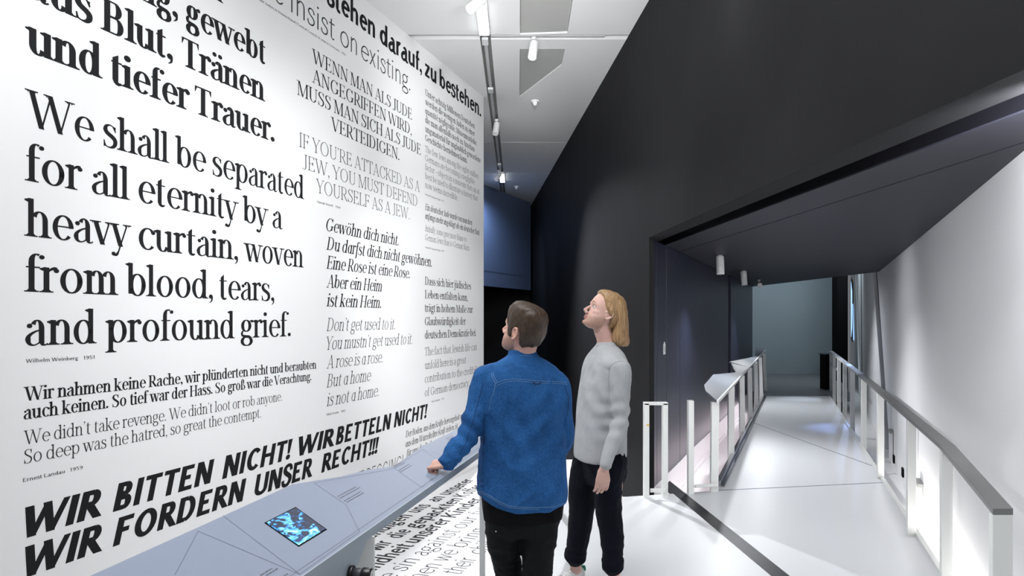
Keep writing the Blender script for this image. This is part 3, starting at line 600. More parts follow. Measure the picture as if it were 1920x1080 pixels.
spotlamp((2.52,8.27,2.402),(2.56,8.1,0),'nearest of the three white spotlights under the dark soffit',L=.22,drop=.07,glow=False)
spotlamp((3.70,10.9,2.402),(3.8,10.7,0),'middle one of the three white spotlights under the dark soffit',L=.22,drop=.07,glow=False)
spotlamp((4.83,13.35,2.402),(3.1,6.2,.6),'farthest spotlight under the dark soffit, its lens shining at the viewer',L=.2,drop=.09)
def smoke(x,y,label):
    e=empty('smoke_detector',label=label,cat='smoke detector',group='smoke detectors on the ceiling')
    lathe('base',(x,y,CZ),(x,y,CZ-1),[(0,.055),(.014,.056),(.018,.05)],M_LAMP,e)
    lathe('sensor_head',(x,y,CZ-.016),(x,y,CZ-1),[(0,.038),(.02,.036),(.028,.028),(.05,.024),(.054,.012)],M_LAMP,e)
smoke(.32,9.5,'white smoke detector on the ceiling past the triangular hatch')
smoke(.10,15.6,'small far smoke detector on the dim end of the ceiling')
# ---------------------------------------------------------------- the quotations
INK={}
def ink(g): return mat('ink_%d'%round(g*1000),(g,g,g*1.05),.85,spec=.04)
# style: stem, hair, serif, resolution, ink
ST={'SB':(.165,.05,True,22,.022),'SR':(.128,.038,True,16,.022),'SM':(.15,.045,True,8,.022),'SG':(.088,.034,True,8,.045),
    'SC':(.115,.036,True,10,.03),'SX':(.068,.028,True,10,.05),'SH':(.078,.032,True,8,.05),'S5':(.135,.05,True,5,.05),'S6':(.085,.04,True,5,.12),
    'AT':(.12,.10,False,4,.06),'BI':(.215,.17,False,14,.02),'LI':(.06,.055,False,8,.03),'SS':(.165,.14,False,12,.02),'SL':(.062,.058,False,14,.05),
    'FB':(.135,.12,False,10,.05),'FL':(.055,.05,False,10,.06)}
def letter_mesh(name,segs,cap,style,slant,place,m,parent):
    """segs [(text, u0, u1)]; place(u,v,off) -> world point"""
    v=[];f=[];st=ST[style]
    for text,u0,u1 in segs:
        q,a,b=set_line(text,st,slant); k=(u1-u0)/(b-a); 
        for i,poly in enumerate(q):
            o=.0008+(i%9)*.00003; n=len(v); f.append(list(range(n,n+len(poly))))
            v+= [place(u0+(x-a)*k,y*cap,o) for x,y in poly]
    o=new(name,pydata(name,v,f),m,parent); return o
for z,cap,sty,sl,segs in WALL_LINES:
    nm={'AT':'attribution_line'}.get(sty,'quotation_line')
    letter_mesh(nm,segs,cap,sty,sl,lambda u,y,o,z=z:WL(u,z+y,o),ink(ST[sty][4]),wall_left)
def FP(s,r,off=0): # lower floor: s along the wall, r metres out from it
    return Vector((-3.709+s*SI+r*CO_, s*CO_-r*SI, -.35+off))
for r,cap,sty,segs in [(.265,.17,'FB',[('Wir',5.72,6.05),('versündigen',6.17,7.369),('uns',7.472,7.779),('an',7.916,8.126),('unserer',8.217,8.985)]),
    (.487,.17,'FB',[('wenn',5.72,6.27),('wir',6.33,6.582),('die',6.69,6.939),('gepackten',7.013,8.121),('Koffer',8.19,8.75)]),
    (.695,.17,'FB',[('Gesundheit',5.5,6.569),('unserer',6.62,7.371),('Kinder',7.44,8.196)]),
    (.915,.17,'FL',[('We',5.62,5.92),('sin',5.99,6.262),('against',6.36,7.067),('our',7.15,7.523),('future',7.62,8.2)]),
    (1.135,.17,'FL',[('when we',5.72,6.565),('bring',6.66,7.2),('packed bags',7.3,8.3)]),
    (1.35,.17,'FL',[('to',5.78,5.98),('their',6.07,6.436),('childhood',6.55,7.5)])]:
    letter_mesh('floor_text_line',segs,cap,sty,0,lambda u,y,o,r=r:FP(u,r-y,o),ink(ST[sty][4]),floor_low)
# ---------------------------------------------------------------- the reading rail at the front left
DN=Vector((.266*-.9752*-1,-.266*-.227*-.9752*-1*-1,1))
def deskz(x,y): return .9+.266*.9752*(-1.026+.227*y-x)
desk=empty('reading_desk',label='long blue-grey faceted reading desk below the lettered wall with a small screen',cat='desk',loc=(-.6,2.2,0))
fr=[(-1.026+.227*y,y) for y in (4.75,3.8,3.0,2.3,1.6,.9)]
bk=[(-1.35,.9),(-1.16,1.3)]+[(p[0],p[1]) for p in DESK_BACK if p[1]]+[(-.12,4.62)]
def tilted(name,poly,t,m,parent,dz=0,bev=0,fz=deskz):
    n=len(poly); off=Vector(parent.location)
    v=[Vector((x,y,fz(x,y)+dz))-off for x,y in poly]+[Vector((x,y,fz(x,y)+dz-t))-off for x,y in poly]
    f=[list(range(n)),list(range(n,2*n))[::-1]]+[[i,(i+1)%n,n+(i+1)%n,n+i] for i in range(n)]
    me=pydata(name,v,f); bm=bmesh.new(); bm.from_mesh(me); bmesh.ops.recalc_face_normals(bm,faces=bm.faces)
    if bev: bmesh.ops.bevel(bm,geom=bm.edges[:],offset=bev,segments=2,affect='EDGES',profile=.5)
    bmesh.ops.triangulate(bm,faces=[f for f in bm.faces if len(f.verts)>4])
    bm.to_mesh(me); bm.free(); return new(name,me,m,parent)
tilted('desk_top',fr+bk,.022,M_DESK,desk,0,.002)
def F(y,z,o=0): return (-1.026+.227*y+o,y,z)
slabquad('front_fascia',[F(.9,.55,.004),F(1.95,.55,.004),F(2.2,.76,.004),F(2.33,.866,.004),F(4.75,.866,.004),F(4.75,.9,.004),F(.9,.9,.004)],(.975,-.22,0),.02,mat('fascia_grey_blue',(.34,.40,.46),.45),desk,bev=.002)
def surfline(name,pts,w,m,parent,fz,up=.0006):
    v=[];f=[]; off=Vector(parent.location)
    P=[Vector((p[0],p[1],0)) for p in pts]
    for i in range(len(P)-1):
        a,b=P[i],P[i+1]; d=(b-a).normalized(); s=Vector((-d.y,d.x,0))*w/2; n=len(v)
        for q in (a-s-d*w/2,a+s-d*w/2,b+s+d*w/2,b-s+d*w/2): v.append(Vector((q.x,q.y,fz(q.x,q.y)+up))-off)
        f.append([n,n+3,n+2,n+1])
    return new(name,pydata(name,v,f),m,parent)
for L in DESK_LINES: surfline('engraved_line',L,.0022,M_LINE,desk,deskz)
surfline('front_joint',[F(1.0,0,-.022)[:2],F(4.6,0,-.022)[:2]],.0022,M_LINE,desk,deskz)
def textbars(L,m,parent,fz,h=.0045):
    rnd=random.Random(int(abs(L[0][0])*1e4)); a=Vector(L[0][:2]); b=Vector(L[1][:2]); T=(b-a).length; d=(b-a)/T; s=Vector((-d.y,d.x)); u=0; v=[];f=[]; off=Vector(parent.location)
    while u<T:
        w=min(rnd.uniform(.006,.018),T-u)
        if w>.002:
            n=len(v)
            for p,q in ((u,0),(u+w,0),(u+w,h),(u,h)):
                c=a+d*p+s*q; v.append(Vector((c.x,c.y,fz(c.x,c.y)+.0008))-off)
            f.append([n,n+1,n+2,n+3])
        u+=w+.0035
    o=new('printed_line',pydata('printed_line',v,f),m,parent); return o
for L in DESK_TEXT: textbars(L,M_INKT,desk,deskz)
# screen: dark display glass with an underwater-blue moving picture of pale shapes
ms=bpy.data.materials.new('screen_picture'); ms.use_nodes=True; nt=ms.node_tree; b=nt.nodes['Principled BSDF']
tc=nt.nodes.new('ShaderNodeTexCoord'); mp=nt.nodes.new('ShaderNodeMapping'); mp.inputs['Scale'].default_value=(26,17,1); nt.links.new(tc.outputs['Object'],mp.inputs[0])
n1=nt.nodes.new('ShaderNodeTexNoise'); n1.inputs['Scale'].default_value=1.1; n1.inputs['Detail'].default_value=6; n1.inputs['Distortion'].default_value=1.2; nt.links.new(mp.outputs[0],n1.inputs['Vector'])
sp=nt.nodes.new('ShaderNodeSeparateXYZ'); nt.links.new(tc.outputs['Generated'],sp.inputs[0])
ad=nt.nodes.new('ShaderNodeMath'); ad.operation='MULTIPLY_ADD'; nt.links.new(sp.outputs[1],ad.inputs[0]); ad.inputs[1].default_value=-.16; ad.inputs[2].default_value=.10
a2=nt.nodes.new('ShaderNodeMath'); nt.links.new(n1.outputs[0],a2.inputs[0]); nt.links.new(ad.outputs[0],a2.inputs[1])
cr=nt.nodes.new('ShaderNodeValToRGB'); el=cr.color_ramp.elements; el[0].position=.0; el[0].color=(.002,.006,.03,1); el[1].position=1; el[1].color=(.65,.95,1,1)
for p,c in ((.47,(.003,.010,.035,1)),(.50,(.005,.05,.22,1)),(.54,(.01,.30,.75,1)),(.58,(.25,.80,.95,1)),(.60,(.01,.10,.35,1)),(.64,(.10,.65,.85,1)),(.67,(.5,.95,.8,1))):
    e=el.new(p); e.color=c
nt.links.new(a2.outputs[0],cr.inputs[0]); nt.links.new(cr.outputs[0],b.inputs['Emission Color']); b.inputs['Emission Strength'].default_value=1.5
b.inputs['Base Color'].default_value=(.01,.01,.015,1); b.inputs['Roughness'].default_value=.15
sc_=SCREEN; cs=Vector((sum(p[0] for p in sc_)/4,sum(p[1] for p in sc_)/4))
scr=empty('display_screen',label='small square screen with a glowing blue picture',loc=(cs.x,cs.y,deskz(cs.x,cs.y)))
def adopt(o,par):
    o.parent=par; o.location=Vector(o.location)-Vector(par.location)
tilted('bezel',[tuple(cs+(Vector(p[:2])-cs)*1.03) for p in sc_],.004,M_BLACK,scr,.0012)
tilted('picture',[tuple(cs+(Vector(p[:2])-cs)*.965) for p in sc_],.001,ms,scr,.0022)
adopt(scr,desk)
# listening pieces at the desk front
for k,(y,z) in enumerate(((2.20,.80),(2.045,.80))):
    e=empty('earpiece',label='black cylindrical listening piece on the desk front, %s'%('the upper one of two' if k==0 else 'the lower one of two'))
    p=Vector(F(y,z,.004)); d=Vector((.97,-.10,-.03)).normalized()
    lathe('collar',p,p+d,[(0,.026),(.012,.027),(.014,.023)],mat('black_plastic',(.012,.012,.014),.3),e)
    lathe('sleeve',p+d*.012,p+d,[(0,.0205),(.03,.0205),(.031,.0195)],mat('grey_plastic',(.05,.05,.06),.45),e)
    lathe('cup',p+d*.04,p+d,[(0,.0215),(.004,.0235),(.028,.0235),(.032,.021),(.033,.016)],mat('black_plastic',(.012,.012,.014),.3),e)
    lathe('end_cap',p+d*.0725,p+d,[(0,.0165),(.001,.0165)],M_LAMP,e)
    bar('cap_mark',p+d*.0738+Vector((0,-.006,-.006)),p+d*.0738+Vector((0,.006,.008)),.0025,.0004,M_INKT,e,up=d,bev=0)
    adopt(e,desk)
# posts under the desk
def post(px,py,z0,z1,parent,dirv,w=.06,t=.02,name='post'):
    d=Vector((dirv[0],dirv[1],0)).normalized(); s=Vector((-d.y,d.x,0)); c=Vector((px,py,0))
    P=[c+s*a*t/2+d*b_*w/2 for a,b_ in((-1,-1),(1,-1),(1,1),(-1,1))]
    return prism(name,[(p.x,p.y) for p in P],z0,z1,M_POST,parent,bev=.003)
pr=empty('platform_railing',label='slim white railing continuing the desk edge behind the two men',cat='railing',loc=(.2,5.5,0))
for y,w in ((1.3,.06),(2.37,.085),(3.86,.032),(4.85,.05),(6.15,.05)):
    x=-1.026+.227*y-.03
    if y==3.86: x+=.012
    post(x,y,-.0,min(.87,deskz(x,y)-.02),desk if y<4.8 else pr,(1,-.1),w,.012)
bar('hand_rail',F(4.78,.88,-.02),F(6.17,.88,-.02),.045,.03,M_POST,pr)
# ---------------------------------------------------------------- gate frame and posts where the platform ends
gf=empty('gate_frame',label='narrow white steel frame at the platform edge against the black wall',cat='railing',loc=(1.3,6.2,0))
for x in (1.222,1.392): bar('post',(x,6.22,-.3),(x,6.22,.86),.045,.07,M_POST,gf,up=(0,1,0))
bar('top_bar',(1.20,6.22,.855),(1.415,6.22,.855),.07,.025,M_POST,gf)
bar('low_bar',(1.25,6.17,.075),(1.40,6.17,.075),.012,.035,M_POST,gf)
for x in (1.262,1.39): lathe('screw',(x,6.166,.075),(x,6.15,.075),[(0,.006),(.003,.005)],M_CHROME,gf,10)
slabquad('sticker',[(1.217,6.183,.655),(1.245,6.183,.655),(1.245,6.183,.67),(1.217,6.183,.67)],(0,-1,0),.0008,mat('yellow_tape',(.7,.5,.12),.6),gf)
LP=lambda Z,o=0:(-.712+.4126*Z+o,Z)
lr=empty('bridge_railing',label='left railing of the bridge, white posts under faceted grey reading panels',cat='railing',loc=(2.5,8,0))
bar('post',(1.665,6.37,-.3),(1.665,6.37,.865),.05,.07,M_POST,lr,up=(0,1,0))
bar('low_bar',(1.68,6.34,.07),(1.93,6.40,.07),.012,.03,M_POST,lr)
lathe('screw',(1.70,6.333,.07),(1.70,6.32,.07),[(0,.006),(.003,.005)],M_CHROME,lr,10)
for i,Z in enumerate((6.45,8.0,9.5,11,12.5,14,15.5)):
    x=.4262*Z-.8105-.035 if i else 1.905; p2=LP(Z,-.02)
    bar('post',(x,Z,-.3),((x+p2[0])/2,Z,.84),.07,.05,M_POST,lr,up=(0,1,0))
RD=lambda x,y:.87+.3*(-.712+.4126*y-x)*.9244
bks=[(p[0],p[1]) for p in RAMP_DESK_BACK[:-1]]
polyA=[LP(6.32),LP(9.4),(2.48,8.45),(2.4705,8.3769),(2.0108,7.1495),(1.93,6.75)]
def facets(parts):
    for P in parts: tilted('reading_panel',P,.02,mat('grey_panel_cap',(.19,.205,.235),.45,spec=.3),lr,0,.002,fz=RD)
facets([[LP(6.32),LP(8.1),(2.4705,8.3769),(2.0108,7.1495),(1.915,6.75)],
        [LP(8.1),LP(10.75),(3.40,10.60),(3.0711,9.3819),(2.4705,8.3769)],
        [LP(10.75),LP(13.5),(4.75,13.4),(3.4249,10.7712)],
        [LP(13.5),LP(16.84),(6.0705,17.0),(5.0826,14.2671),(4.75,13.4)]])
bar('cap_rail',(*LP(6.30,.012),.862),(*LP(16.9,.012),.862),.02,.028,M_POST,lr)
LE=lambda Z,o=0:(.4262*Z-.8105+o,Z)
bar('bottom_channel',(*LE(6.62,-.01),.03),(*LE(14.4,-.01),.03),.045,.05,M_CHROME,lr)
bar('bottom_channel',(*LE(6.62,.035),.012),(*LE(14.4,.035),.012),.03,.022,mat('dark_chrome',(.2,.2,.22),.2,metal=1),lr)
# ---------------------------------------------------------------- right railing
RL=[(1.87,2.6),(2.5,3.92),(4.62,9.04),(7.29,15.6)]
def RLp(Z):
    for (x0,a),(x1,b_) in zip(RL,RL[1:]):
        if Z<=b_+1e-6: return x0+(x1-x0)*(Z-a)/(b_-a)
rr=empty('railing',label='white railing with grey cap along the right edge of the bridge',cat='railing',loc=(3,5,0))
for i,((x0,a),(x1,b_)) in enumerate(zip(RL,RL[1:])):
    d=(Vector((x1,b_))-Vector((x0,a))).normalized(); s=Vector((-d.y,d.x)); 
W=.039; off=[]
P2=[Vector(p) for p in RL]; Lp=[];Rp=[]
for i,p in enumerate(P2):
    d1=(P2[i]-P2[i-1]).normalized() if i else (P2[1]-P2[0]).normalized(); d2=(P2[i+1]-P2[i]).normalized() if i<3 else d1
    d=(d1+d2).normalized(); s=Vector((-d.y,d.x)) if i else Vector((-1,0))
    Lp.append(tuple(p+s*W)); Rp.append(tuple(p-s*W))
for i in range(3):
    m_=[M_RAIL,M_RAIL,M_POST][i]
    prism('cap_rail',[Lp[i],Lp[i+1],Rp[i+1],Rp[i]],.875,.90,m_,rr,bev=.002)
for i,Z in enumerate((2.6,3.92,5.1,6.93,8.6,10.2,11.6,13.0,14.4,15.5)):
    x=RLp(Z); w=.078 if i==0 else .066
    bar('post',(x,Z+.012,-.3 if i else -.3),(x,Z+.012,.876),w,.024,M_POST,rr,up=(0,1,0))
bar('mid_bar',(RLp(13.0),13.0,.62),(RLp(15.5),15.5,.62),.02,.03,M_POST,rr)
ed=[(2.07,2.6),(2.77,4.38),(3.755,6.87),(6.59,14.1)]
for a,b_ in zip(ed,ed[1:]): bar('kerb',(a[0]-.02,a[1],.012),(b_[0]-.02,b_[1],.012),.035,.024,M_POST,rr)
# ---------------------------------------------------------------- people
def catmull(a,b,c,d,t): return .5*((2*b)+(c-a)*t+(2*a-5*b+4*c-d)*t*t+(3*b-a-3*c+d)*t**3)
def tube_into(bm,secs,n=20,k=4,pw=2.0):
    """secs: [(centre, U, V)] half-axis vectors; smooth closed tube added to bm"""
    S=[(Vector(c),Vector(u),Vector(v)) for c,u,v in secs]; R=[]
    for i in range(len(S)-1):
        q=[S[max(i-1,0)],S[i],S[i+1],S[min(i+2,len(S)-1)]]
        for j in range(k): R.append([catmull(q[0][m],q[1][m],q[2][m],q[3][m],j/k) for m in range(3)])
    R.append(list(S[-1])); rings=[]
    for c,u,v in R:
        r=[]
        for i in range(n):
            a=2*math.pi*i/n; ca,sa=math.cos(a),math.sin(a)
            x=math.copysign(abs(ca)**(2/pw),ca); y=math.copysign(abs(sa)**(2/pw),sa)
            r.append(bm.verts.new(c+u*x+v*y))
        rings.append(r)
    for a,b in zip(rings,rings[1:]):
        for i in range(n): bm.faces.new((a[i],a[(i+1)%n],b[(i+1)%n],b[i]))
    bm.faces.new(rings[0][::-1]); bm.faces.new(rings[-1])
def limb(bm,pts,n=16,k=4,flat=1.0,fv=(0,1,0)):
    """pts [(point, radius[, radius2])] round limb along the points"""
    P=[Vector(p[0]) for p in pts]; secs=[]
    for i,p in enumerate(pts):
        d=(P[min(i+1,len(P)-1)]-P[max(i-1,0)]).normalized(); u=d.cross(Vector(fv)); 
        if u.length<.1: u=d.orthogonal()
        u.normalize(); v=d.cross(u); r2=p[2] if len(p)>2 else p[1]
        secs.append((P[i],u*p[1],v*r2))
    # rounded ends
    d0=(P[0]-P[1]).normalized(); d1=(P[-1]-P[-2]).normalized(); c,u,v=secs[0]; c2,u2,v2=secs[-1]
    r0=pts[0][1]*.6; r1=pts[-1][1]*.6
    secs=[(c+d0*r0,u*.45,v*.45)]+secs+[(c2+d1*r1,u2*.45,v2*.45)]
    tube_into(bm,secs,n,k)
def ball(bm,c,r,sx=1,sy=1,sz=1,M=None):
    m=Matrix.Translation(Vector(c))@(M or Matrix.Identity(4))@Matrix.Diagonal((r*sx,r*sy,r*sz,1))
    bmesh.ops.create_uvsphere(bm,u_segments=16,v_segments=10,radius=1,matrix=m)
def fuse(bm,vox,smooth=2,disp=None,name='tmp'):
    """voxel-union everything in bm into one continuous skin, optional displacement"""
    bmesh.ops.recalc_face_normals(bm,faces=bm.faces)
    me=bpy.data.meshes.new(name); bm.to_mesh(me); bm.free(); o=bpy.data.objects.new('tmp',me); COL.objects.link(o)
    r=o.modifiers.new('r','REMESH'); r.mode='VOXEL'; r.voxel_size=vox; r.use_smooth_shade=True
    if smooth: s=o.modifiers.new('s','SMOOTH'); s.factor=.5; s.iterations=smooth
    dg=bpy.context.evaluated_depsgraph_get(); m2=bpy.data.meshes.new_from_object(o.evaluated_get(dg)); m2.name=name
    bpy.data.objects.remove(o); bpy.data.meshes.remove(me)
    if disp:
        ns=[v.normal.copy() for v in m2.vertices]
        for v,nn in zip(m2.vertices,ns): v.co+=disp(v.co,nn)
        m2.update()
    m2.shade_smooth(); return m2
def ridge(p,s): 
    return 1-2*abs(noise.noise(p*s))
def folds(amp,dirs=(6,6,3.5),s2=2.3,seed=0.):
    S=Vector(dirs); o=Vector((seed,seed*1.7,seed*.3))
    def f(p,n):
        q=Vector((p.x*S.x,p.y*S.y,p.z*S.z))+o
        w=noise.noise_vector(q*.6)*.8
        return n*(amp*(.65*(ridge(q+w,1)**2 if 1 else 0)+.35*ridge(q*s2+w,1)-.45))
    return f
HEAD=[(.119,.012,-.03,.025),(.112,.046,-.058,.050),(.096,.072,-.082,.066),(.070,.089,-.096,.0745),(.045,.0965,-.101,.0775),(.020,.098,-.103,.0785),(0,.0905,-.101,.0775),(-.018,.0875,-.096,.0745),(-.036,.0885,-.086,.0715),(-.054,.0905,-.070,.068),(-.072,.0915,-.052,.0635),(-.090,.0915,-.030,.056),(-.104,.088,-.004,.045),(-.113,.078,.02,.031),(-.118,.062,.036,.016)]
def head_rings(n,off=0.0,rings=None,k=4):
    H=rings or HEAD; R=[]
    for i in range(len(H)-1):
        q=[H[max(i-1,0)],H[i],H[i+1],H[min(i+2,len(H)-1)]]
        for j in range(k): R.append([catmull(q[0][m],q[1][m],q[2][m],q[3][m],j/k) for m in range(4)])
    R.append(H[-1]); out=[]
    for z,yf,yb,w in R:
        c=(yf+yb)/2; h=(yf-yb)/2; r=[]
        for i in range(n):
            a=2*math.pi*i/n; s,co_=math.sin(a),math.cos(a)
            # face side a little squarer, cheeks pulled in towards the chin
            x=w*math.copysign(abs(s)**.9,s); y=c+h*math.copysign(abs(co_)**(.9 if co_>0 else 1),co_)
            r.append(Vector((x,y,z)))
        out.append(r)
    return out
def add_head(bm,M):
    R=head_rings(40); vs_=[[bm.verts.new(M@p) for p in r] for r in R]
    for a,b in zip(vs_,vs_[1:]):
        for i in range(40): bm.faces.new((a[i],b[i],b[(i+1)%40],a[(i+1)%40]))
    bm.faces.new(vs_[0]); bm.faces.new(vs_[-1][::-1])
    def L(pts): limb(bm,[(M@Vector(p[0]),p[1],p[2] if len(p)>2 else p[1]) for p in pts],12,3,fv=tuple((M.to_3x3()@Vector((1,0,0)))))
    L([((0,.088,.012),.008,.009),((0,.098,-.006),.009,.008),((0,.108,-.024),.010,.009),((0,.1145,-.037),.0115,.010)])      # nose
    for s in (-1,1):
        L([((s*.0115,.098,-.042),.0075),((s*.010,.105,-.043),.0075)])                                     # wings
        L([((s*.014,.094,.020),.0075,.007),((s*.034,.089,.024),.008,.007),((s*.052,.074,.018),.007,.006)])  # brow
        L([((s*.040,.068,-.026),.016,.012),((s*.058,.045,-.020),.012,.010)])                               # cheek bone
        # ear: rim, lobe and inner plate
        e=[((s*.078,.010,-.004),.005),((s*.083,.0,.016),.0052),((s*.088,-.016,.022),.0055),((s*.091,-.027,.008),.0055),((s*.089,-.027,-.014),.005),((s*.084,-.016,-.030),.0055),((s*.080,-.004,-.038),.007)]
        L(e); L([((s*.077,-.004,.010),.010,.0035),((s*.081,-.014,.0),.013,.0035),((s*.079,-.008,-.022),.009,.0035)])
        L([((s*.079,.002,-.010),.005),((s*.080,.0,-.020),.005)])
    L([((-.020,.088,-.066),.0035,.0035),((0,.0965,-.0625),.005,.0045),((.020,.088,-.066),.0035,.0035)])      # upper lip
    L([((-.017,.087,-.0735),.004,.004),((0,.0955,-.0755),.0062,.005),((.017,.087,-.0735),.004,.004)])        # lower lip
    L([((-.012,.084,-.098),.012,.010),((0,.088,-.099),.0145,.011),((.012,.084,-.098),.012,.010)])            # chin
    L([((0,.094,-.053),.008,.005),((0,.095,-.058),.006,.004)])
def head_sculpt(M):
    Mi=M.inverted(); R3=M.to_3x3()
    def f(p,n):
        q=Mi@p; d=Vector((0,0,0))
        if abs(q.x)<.1 and q.length<.2:
            for s in (-1,1):
                e=math.exp(-(((q.x-s*.031)/.015)**2+((q.z-.001)/.0095)**2))*(q.y>.03)
                d+=Vector((0,-.0085*e,0))
            e=math.exp(-((q.x/.011)**2+((q.z-.004)/.009)**2))*(q.y>.05); d+=Vector((0,-.002*e,0))
            e=math.exp(-((q.x/.022)**2+((q.z+.070)/.0022)**2))*(q.y>.06); d+=Vector((0,-.0028*e,0))
            e=math.exp(-((q.x/.03)**2+((q.z+.086)/.007)**2))*(q.y>.06); d+=Vector((0,-.003*e,0))
            for s in (-1,1):
                e=math.exp(-(((q.x-s*.080)/.02)**2+((q.y+.012)/.006)**2+((q.z+.008)/.009)**2)); d+=Vector((-s*.004*e,0,0))
        return R3@d
    return f
def face_parts(M,par,brow,eye,beard=None):
    for s in (-1,1):
        bm=bmesh.new(); bmesh.ops.create_uvsphere(bm,u_segments=20,v_segments=14,radius=.0118,matrix=M@Matrix.Translation((s*.031,.0745,.001)))
        me=bpy.data.meshes.new('eye'); bm.to_mesh(me); bm.free(); me.shade_smooth(); e=new('eye',me,mat('eye_white',(.75,.72,.70),.2),par)
        c=M@Vector((s*.0312,.0859,.003)); d=(M.to_3x3()@Vector((s*.03,1,.10))).normalized()
        lathe('iris',c-d*.0002,c+d,[(0,.0060),(.0009,.0054)],eye,e,16); lathe('iris',c+d*.0003,c+d,[(.0004,.0028),(.0012,.0024)],M_BLACK,e,12)
        bm=bmesh.new()
        limb(bm,[(M@Vector((s*.013,.0985,.024)),.0018,.0035),(M@Vector((s*.030,.0965,.030)),.0018,.004),(M@Vector((s*.050,.082,.024)),.0012,.0022)],8,3,fv=tuple(M.to_3x3()@Vector((0,0,1))))
        me=bpy.data.meshes.new('eyebrow'); bm.to_mesh(me); bm.free(); me.shade_smooth(); new('eyebrow',me,brow,par)
        bm=bmesh.new()   # upper lid
        limb(bm,[(M@Vector((s*.020,.0815,.003)),.0014),(M@Vector((s*.030,.0868,.0085)),.0017),(M@Vector((s*.043,.0775,.003)),.0012)],8,3)
        me=bpy.data.meshes.new('eyelid'); bm.to_mesh(me); bm.free(); me.shade_smooth(); new('eyelid',me,par.data.materials[0],par)
    bm=bmesh.new()
    limb(bm,[(M@Vector((-.019,.0915,-.0665)),.0015),(M@Vector((-.006,.0985,-.0635)),.0034),(M@Vector((.006,.0985,-.0635)),.0034),(M@Vector((.019,.0915,-.0665)),.0015)],8,3)
    limb(bm,[(M@Vector((-.016,.0905,-.0735)),.0018),(M@Vector((0,.0985,-.0755)),.0045),(M@Vector((.016,.0905,-.0735)),.0018)],8,3)
    me=bpy.data.meshes.new('lips'); bm.to_mesh(me); bm.free(); me.shade_smooth(); new('lips',me,mat('lip_skin',(.55,.24,.21),.5),par)
def hair_shell(M,line,thick,groove,name,m,par,extra=None):
    """scalp surface lifted by thick() inside the hairline, sunk under the skin outside it"""
    n=150; R=head_rings(n,k=8); v=[];f=[]
    for r in R:
        for p in r:
            c=Vector((0,-.005,.0)); nn=(p-c); nn.z*=.9; nn.normalize()
            e=p.z-line(p); s=max(0,min(1,(e+.006)/.012)); s=s*s*(3-2*s)
            t=-.012+s*(.012+thick(p)+groove(p))
            q=p+nn*t
            if extra: q+=extra(p)*s
            v.append(M@q)
    for j in range(len(R)-1):
        for i in range(n): f.append([j*n+i,(j+1)*n+i,(j+1)*n+(i+1)%n,j*n+(i+1)%n])
    f.append(list(range(n)))
    me=pydata(name,v,f); me.shade_smooth(); return new(name,me,m,par)
def finger(bm,p,d,side,L,r,curl,palm):
    """three bones from p along d, bending towards `palm`"""
    p=Vector(p); d=Vector(d).normalized(); ax=d.cross(Vector(palm)).normalized(); pts=[(p-d*.012,r*1.05),(p,r*1.05)]
    for k,(f_,c) in enumerate(zip((.45,.30,.25),curl)):
        d=Matrix.Rotation(c,3,ax)@d; p=p+d*L*f_; pts.append((p,r*(1,.93,.8)[k]))
    limb(bm,pts,10,3)
def stubble(o,M,col):
    """beard shadow as a colour of the skin itself, per vertex"""
    me=o.data; at=me.attributes.new('stubble','FLOAT','POINT'); Mi=M.inverted(); v=[]
    for p in me.vertices:
        q=Mi@p.co; b=0
        if abs(q.x)<.085 and -.13<q.z<-.02 and q.y>-.01:
            jaw=max(0,min(1,(-.045-q.z+ .35*max(0,.07-q.y))/.02))
            lip=math.exp(-((q.x/.026)**2+((q.z+.055)/.006)**2))*(q.y>.07)
            b=max(jaw*(1-.6*math.exp(-((q.x/.02)**2+((q.z+.07)/.008)**2))),lip)
        v.append(b)
    at.data.foreach_set('value',v)
    m=o.data.materials[0]; nt=m.node_tree; b=nt.nodes['Principled BSDF']; src=b.inputs['Base Color'].links[0].from_socket
    a=nt.nodes.new('ShaderNodeAttribute'); a.attribute_name='stubble'; tc=nt.nodes.new('ShaderNodeTexCoord'); n=nt.nodes.new('ShaderNodeTexNoise'); n.inputs['Scale'].default_value=420; nt.links.new(tc.outputs['Object'],n.inputs['Vector'])
    mu=nt.nodes.new('ShaderNodeMath'); mu.operation='MULTIPLY'; nt.links.new(a.outputs['Fac'],mu.inputs[0]); nt.links.new(n.outputs[0],mu.inputs[1])
    mx=nt.nodes.new('ShaderNodeMix'); mx.data_type='RGBA'; nt.links.new(mu.outputs[0],mx.inputs[0]); nt.links.new(src,mx.inputs[6]); mx.inputs[7].default_value=(*col,1); nt.links.new(mx.outputs[2],b.inputs['Base Color'])
def skin_mat(name,c):
    if name in MATS: return MATS[name]
    m=mat(name,c,.5,spec=.35,bump=.15,bscale=900,var=.10,vscale=28); b=m.node_tree.nodes['Principled BSDF']
    b.inputs['Subsurface Weight'].default_value=.12; b.inputs['Subsurface Radius'].default_value=(.01,.004,.002); return m
